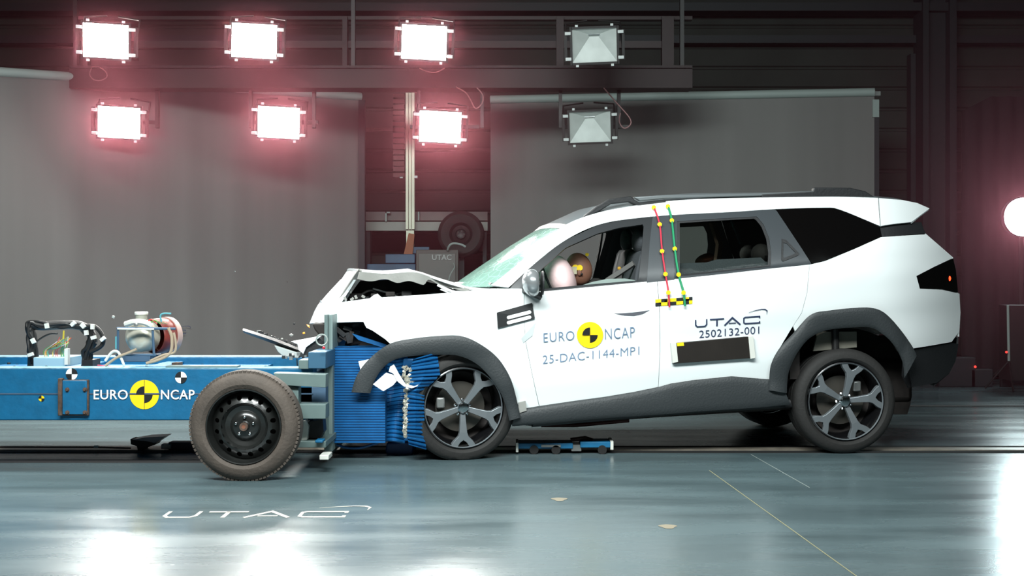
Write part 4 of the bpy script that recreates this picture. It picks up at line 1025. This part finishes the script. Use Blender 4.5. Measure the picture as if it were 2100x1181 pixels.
# bent, crumpled sheet between block and tyre
rr = random.Random(5)
rows = []
for i in range(90):
    t_ = i/89; y = 722+t_*186; zig = (i % 4) in (1, 2)
    xl = 788; xr = 834+4*math.sin(t_*5)
    rows.append([P(xl+(xr-xl)*u, y+3*math.sin(u*3+t_*4), 8.12+.01*zig+.05*math.sin(u*3.1)*math.sin(t_*4+u*2)) for u in [j/10 for j in range(11)]])
MB().grid(rows).build('buckled_sheet', BLUEB, hb_, flat=True, solid=.004)
rows = []
for i in range(97):
    t_ = i/96; y = 729+t_*187
    z_ = 1 if (i//2) % 2 else 0
    if t_ < .22: c_ = 872-10*t_; wd = 24+40*t_
    else: c_ = 868-16*ss((t_-.22)/.2)+4*ss((t_-.85)/.15); wd = 30-12*ss((t_-.22)/.2)
    tilt = (1-t_)*14 if t_ < .4 else -6
    rows.append([P(c_+wd*(u-.5)*2-(1-t_)*0, y-tilt*(u-.5)+7*(u-.4)*math.sin(t_*7), 7.90+0.024*z_*(0.6+.4*math.sin(i))+.06*abs(u-.5)*2) for u in [j/8 for j in range(9)]])
MB().grid(rows).build('crushed_front', BLUEB, hb_, flat=True, solid=.004)
MB().pbox(826, 735, 866, 905, 8.12, 9.0).build('crushed_core', BLUEB, hb_, bevel=.01)
MB().prism([P(793,908,8.3), P(850,905,8.3), P(846,935,8.3), P(832,946,8.3), P(800,942,8.3), P(790,925,8.3)], (0, .3, 0)).build('torn_lower_flap', mat('deep_blue_sheet', (14, 66, 120), .5), hb_, bevel=.01)
MB().tube(crv([P(690,912,8.1), P(712,918,8.1), P(740,918,8.1), P(775,908,8.1)], 5), .008, 8).build('loose_strip', BLUEB, hb_)
b = MB(); rr = random.Random(11)
for k in range(150):
    t_ = k/150; y = 752+t_*145; wd = 8*(1-t_*.75); x = (834 if t_ < .4 else 834-(t_-.4)*6)+rr.uniform(-wd, wd)
    c = P(x, y, 7.96); s = rr.uniform(.004, .009); M = Matrix.Translation(c) @ Matrix.Rotation(rr.uniform(0, 6), 4, Vector((rr.random(), rr.random(), rr.random())).normalized())
    b.box((-s, -s, -s), (s, s, s), M)
tc_ = b.build('torn_core_edge', FOIL, hb_, flat=True)
MB().prism([P(840,775,7.95), P(846,775,7.95), P(858,788,7.95), P(846,786,7.95)], (0, .02, 0)).build('torn_foil', FOIL, hb_)
MB().ball(P(884, 731, 7.97), .012, 10).build('rivet', WPLAST, hb_)
# blue strip above block
MB().prism([P(700,690,8.2), P(712,688,8.2), P(706,712,8.2), P(682,712,8.2), P(684,700,8.2)], (0, .4, 0)).build('upper_bracket', BLUE, hb_)
MB().prism([P(722,684,8.05), P(740,690,8.05), P(796,708,8.05), P(790,714,8.05), P(735,697,8.05)], (0, .03, 0)).build('bent_strip', BLUEB, hb_)
# ---- equipment carried on the trolley
zp = zt
t = thing('cable_loom', 'black bundled cable arch with white ties standing on the blue trolley at far left', 'cable loom', (P(130, 750, 8.1).x, .1, zp))
ar = [(66,752),(67,720),(66,690),(62,668),(90,668),(130,666),(165,668),(185,682),(190,700),(180,720),(176,752)]
L = crv([P(x, y, 8.1) for x, y in ar], 6)
b = MB(); b.tube(L, .030, 10); lm_ = b.build('loom_sleeve', BLACKM, t)
rr = random.Random(2)
for k in range(6):
    LL = [p+Vector((rr.uniform(-.03, .03), rr.uniform(-.03, .0), rr.uniform(-.02, .03))) for p in L[::5]]
    MB().tube(crv(LL, 4), rr.uniform(.008, .013), 6).build('loom_cable', BLACKM, t)
MB().tube(crv([P(x, y, 8.05) for x, y in [(175,668),(195,670),(208,684),(212,700),(205,712),(185,722)]], 5), .014, 8).build('loom_cable', BLACKM, t)
MB().tube(crv([P(x, y, 8.05) for x, y in [(75,700),(90,690),(105,684),(118,684)]], 5), .006, 6).build('loom_cable', BLACKM, t)
for (x, y) in ((68,699),(96,668),(150,664),(170,668),(190,670),(177,682),(192,692),(211,695),(63,727)):
    c = P(x, y, 8.02); M = Matrix.Translation(c) @ Matrix.Rotation(rr.uniform(0, 3), 4, 'Y'); MB().box((-.016,-.012,-.011),(.016,.012,.011), M).build('white_tie', WPLAST, t)
MB().pbox(168, 738, 190, 754, 8.05, 8.2).build('loom_socket', BLACKM, t)
t = thing('connector_box', 'low pale data box with many thin coloured wires beneath the black cable arch', 'data box', (P(105, 750, 8.1).x, .1, zp))
MB().pbox(68, 733, 136, 752, 8.0, 8.3).build('box', mat('pale_blue_box', (150, 185, 200), .5), t, bevel=.005)
wc = [mat('wire_teal', (60, 170, 150), .5), mat('wire_white', (210, 205, 195), .5), mat('wire_green', (90, 150, 70), .5), mat('wire_red', (190, 60, 50), .5), mat('wire_yellow', (200, 180, 60), .5), mat('wire_tan', (150, 130, 100), .5)]
for k in range(22):
    x0 = rr.uniform(88, 138); x1 = rr.uniform(122, 150); y1 = rr.uniform(690, 704)
    MB().tube(crv([P(x0, 734, 8.1), P(x0+rr.uniform(-3, 3), 718, 8.1), P((x0+x1)/2, 706+rr.uniform(-6, 6), 8.05), P(x1, y1, 8.05)], 4), .0028, 4).build('wire', wc[k % 6], t)
MB().tube([P(131, 678, 8.05), P(130, 695, 8.05)], .006, 6).build('yellow_wire', wc[4], t)
MB().pbox(132, 715, 139, 748, 7.98, 8.02).build('white_plug', WPLAST, t)
t = thing('pressure_tank', 'polished steel tank with red drum and filler cap in a blue frame on the trolley', 'tank', (P(300, 750, 8.1).x, .1, zp))
Mt = Matrix.Translation(P(279, 690, 7.95)) @ Matrix.Rotation(D_(-28), 4, 'Z')
MB().lathe([(0,-.035),(.04,-.03),(.08,-.015),(.10,.01),(.103,.05),(.103,.11)], Mt, 40).build('steel_dome', STEELT, t)
MB().lathe([(.104,.04),(.112,.05),(.115,.09),(.115,.17),(.105,.20),(0,.21)], Matrix.Translation(P(303, 690, 7.97)) @ Matrix.Rotation(D_(-28), 4, 'Z'), 40).build('red_drum', REDT, t)
MB().lathe([(.108,.15),(.122,.15),(.122,.19),(.105,.20)], Matrix.Translation(P(303, 690, 7.97)) @ Matrix.Rotation(D_(-28), 4, 'Z'), 40).build('pale_rim', mat('pale_pink_rim', (190, 160, 150), .5), t)
c = P(290, 655, 8.0)
MB().tube([c+Vector((0, 0, -.04)), c+Vector((0, 0, .03))], .037, 20).build('filler_neck', mat('grey_neck', (150, 152, 140), .5), t)
MB().tube([c+Vector((0, 0, .03)), c+Vector((0, 0, .05))], .043, 20).build('filler_cap', WPLAST, t, bevel=.004)
MB().tube(crv([P(258,665,7.9), P(275,660,7.88), P(295,661,7.88), P(310,668,7.9)], 5), .02, 8).build('top_cover', WPLAST, t)
MB().ball(P(279, 666, 7.84), (.014, .006, .014), 12).build('valve_knob', STEEL, t)
f_ = MB()
for a_, b_ in (((242, 673), (242, 728)), ((313, 676), (316, 728)), ((237, 728), (320, 728)), ((240, 673), (360, 674))):
    f_.tube([P(a_[0], a_[1], 7.85), P(b_[0], b_[1], 7.85)], .008, 6)
f_.build('tank_frame', BLUED, t)
MB().tube([P(241, 674, 7.84), P(316, 675, 7.84)], .006, 6).build('frame_strap', WPLAST, t)
MB().pbox(248, 730, 308, 742, 7.95, 8.2).build('frame_foot', BLUED, t, bevel=.003)
MB().tube([P(238, 690, 7.85), P(238, 715, 7.85)], .006, 6).build('side_valve', mat('teal_valve', (90, 160, 170), .5), t)
MB().tube(crv([P(331, 660, 7.9), P(329, 648, 7.9), P(335, 643, 7.9), P(351, 643, 7.9)], 4), .006, 6).build('valve_pipe', mat('teal_valve', (0, 0, 0)), t)
MB().tube(crv([P(x, y, 7.82) for x, y in [(280,716),(262,724),(246,730),(232,738),(216,750)]], 5), .009, 8).build('tan_hose', TAN, t)
MB().tube(crv([P(x, y, 7.83) for x, y in [(216,740),(230,722),(242,722),(250,738),(254,748)]], 5), .009, 8).build('white_hose', WPLAST, t)
MB().tube(crv([P(x, y, 7.84) for x, y in [(300,745),(325,738),(345,728),(352,715),(352,690),(345,672)]], 6), .010, 8).build('side_hose', TAN, t)
MB().tube(crv([P(x, y, 7.84) for x, y in [(308,740),(335,728),(358,722),(360,700),(356,682)]], 6), .008, 8).build('side_hose', TAN, t)
MB().pbox(352, 744, 366, 752, 7.9, 8.0).build('drum_foot', RUST, t)
for k in range(4): MB().tube(crv([P(300+k*9, 662, 7.9), P(310+k*8, 655+k*2, 7.9), P(322+k*7, 664, 7.9)], 4), .005, 5).build('top_wire', rr.choice(wc), t)
tag(MB().tube(crv([P(x, y, 7.86) for x, y in [(200,749),(260,753),(330,752),(420,754),(560,756),(640,752)]], 5), .004, 6).build('red_cable', mat('red_cable', (190, 50, 80), .5), loc=P(400, 752, 7.86)), 'thin red cable lying along the top of the near blue beam', 'cable')
# faint lettering on the screen behind tank
# ---- torn grille and bumper remains
t = thing('torn_grille', 'torn black grille strip with white bumper scraps lying on the trolley before the car', 'car debris', P(600, 735, 7.95))
rows = []
for i in range(30):
    u = i/29; x = 498+u*122; y = 677+u*43+5*math.sin(u*PI)*-.3
    rows.append([P(x, y-3-2*math.sin(u*PI), 8.05), P(x, y+1, 8.0), P(x+2, y+5+3*math.sin(u*PI), 8.05), P(x+4, y+3, 8.25), P(x+2, y-4, 8.25), P(x, y-3-2*math.sin(u*PI), 8.05)])
MB().grid(rows).build('grille_strip', BLACKP, t)
rr = random.Random(8)
for k in range(16):
    u = rr.uniform(.1, .95); c = P(498+u*122, 672+u*43, 8.1); s = rr.uniform(.006, .012)
    MB().box(c-Vector((s, s, s)), c+Vector((s, s, s*1.6))).build('grille_clip', rr.choice([BLACKP, BLACKP, STEEL]), t)
MB().prism([P(562,708,8.0), P(600,720,8.0), P(614,724,8.0), P(612,735,8.0), P(580,730,8.0), P(570,722,8.0)], (0, .25, 0)).build('grey_scrap', mat('pale_grey_scrap', (175, 182, 180), .5), t, bevel=.004)
MB().prism([P(596,700,7.98), P(640,692,7.98), P(660,688,7.98), P(645,700,7.98), P(628,712,7.98), P(622,726,7.98), P(612,718,7.98), P(610,706,7.98)], (0, .02, 0)).build('white_scrap', WHT, t, bevel=.003)
MB().prism([P(630,705,8.0), P(652,690,8.0), P(666,700,8.0), P(662,720,8.0), P(640,730,8.0), P(618,735,8.0)], (0, .3, 0)).build('black_scrap', BLACKP, t, bevel=.004)
for k in range(12):
    c = P(rr.uniform(576, 632), rr.uniform(724, 736), 7.95); s = rr.uniform(.004, .012)
    MB().box(c-Vector((s, s, s)), c+Vector((s, s, s))).build('broken_bit', rr.choice([STEEL, WPLAST, BLACKP]), t)
MB().tube([P(609, 735, 7.9), P(610, 757, 7.9)], .004, 5).build('hanging_wire', BLACKM, t)
# flying fragments
for (x, y, s, m, lab) in ((232,650,.013,WPLAST,'tiny pale fragment flying left of the tank filler'), (632,669,.014,mat('glowing_amber', (250, 150, 50), .5, emit=(255,150,50), estr=2.5),'glowing orange fragment at the tip of the car nose'),
     (623,683,.010,MATS['glowing_amber'],'smaller orange fragment just below the nose tip'), (597,687,.013,WPLAST,'white flake flying above the torn grille'), (603,664,.008,BLACKP,'dark speck flying ahead of the nose'),
     (578,695,.008,WPLAST,'white flake flying above the middle of the grille strip'), (557,689,.007,WPLAST,'small pale flake flying over the grille strip'), (658,619,.012,WHT,'white fragment against the front edge of the bonnet'),
     (482,557,.006,TUBE,'tiny pale speck flying in front of the left screen'), (589,578,.005,RUST,'tiny brown speck flying in front of the left screen')):
    c = P(x, y, 8.05); M = Matrix.Translation(c) @ Matrix.Rotation(x, 4, Vector((.3, .5, .8)).normalized())
    b = MB(); b.add([M @ Vector(p) for p in ((-s,0,0),(0,-s*.6,s*.5),(s*1.2,0,.1*s),(0,s*.5,-s*.8),(0,s*.3,s*.9))], [(0,1,4),(1,2,4),(0,1,3),(1,2,3),(0,3,4),(2,3,4)])
    tag(b.build('debris_fragment', m, loc=c), lab, 'debris', 'flying crash fragments')
# ---- floor devices
t = thing('blue_tow_sled', 'low blue steel tow sled on the floor rail under the car', 'sled', FL(1160, 932))
c0 = FL(1060, 931); d_ = c0.y+DC
fs_ = MB(); 
MB().pbox(1062, 909, 1175, 920, d_, d_+.18).build('sled_body', BLUE, t, bevel=.004)
MB().pbox(1190, 906, 1252, 918, d_, d_+.18).build('sled_head', BLUE, t, bevel=.004)
MB().pbox(1058, 908, 1063, 927, d_-.01, d_+.19).build('end_plate', WPLAST, t)
MB().pbox(1252, 905, 1258, 922, d_-.01, d_+.19).build('end_plate', WPLAST, t)
MB().pbox(1172, 912, 1192, 925, d_+.01, d_+.15).build('coupling', STEEL, t)
MB().pbox(1110, 912, 1150, 917, d_-.01, d_).build('worn_panel', STEEL, t)
for x in (1095, 1235, 1140):
    MB().lathe([(0,-.01),(.03,-.01),(.03,.03),(0,.03)], Matrix.Translation(P(x, 922, d_)), 20).build('roller', BLACKM, t)
MB().tube([P(1170, 902, d_+.1), P(1200, 898, d_+.1), P(1215, 903, d_+.1)], .015, 6).build('release_lever', mat('dark_brown_lever', (60, 36, 32), .6), t)
t = thing('tow_release_device', 'black release device with angled lid on the floor rail left of the trolley wheel', 'device', FL(300, 930))
d_ = FL(300, 925).y+DC
MB().prism([P(267,900,d_), P(300,903,d_), P(325,900,d_), P(318,912,d_), P(295,920,d_), P(290,928,d_), P(283,926,d_), P(280,915,d_), P(268,911,d_)], (0, .12, 0)).build('body', BLACKM, t, bevel=.003)
MB().prism([P(270,902,d_-.02), P(298,897,d_-.02), P(340,895,d_-.02), P(318,909,d_-.02), P(300,905,d_-.02)], (0, .16, 0)).build('lid', mat('shiny_black_lid', (120, 122, 130), .3, metal=.5), t, bevel=.003)
MB().pbox(330, 911, 350, 921, d_, d_+.08).build('knuckle', STEEL, t, bevel=.004)
MB().pbox(345, 907, 520, 923, d_+.02, d_+.12).build('drive_shaft', mat('dark_navy', (26, 34, 46), .5), t, bevel=.004)
MB().tube([P(-300, 916, d_), P(200, 917, d_), P(268, 919, d_)], .006, 6).build('tow_cable', mat('brown_cable', (110, 80, 66), .6), t)
MB().pbox(192, 914, 201, 919, d_-.01, d_+.01).build('cable_clamp', WPLAST, t)
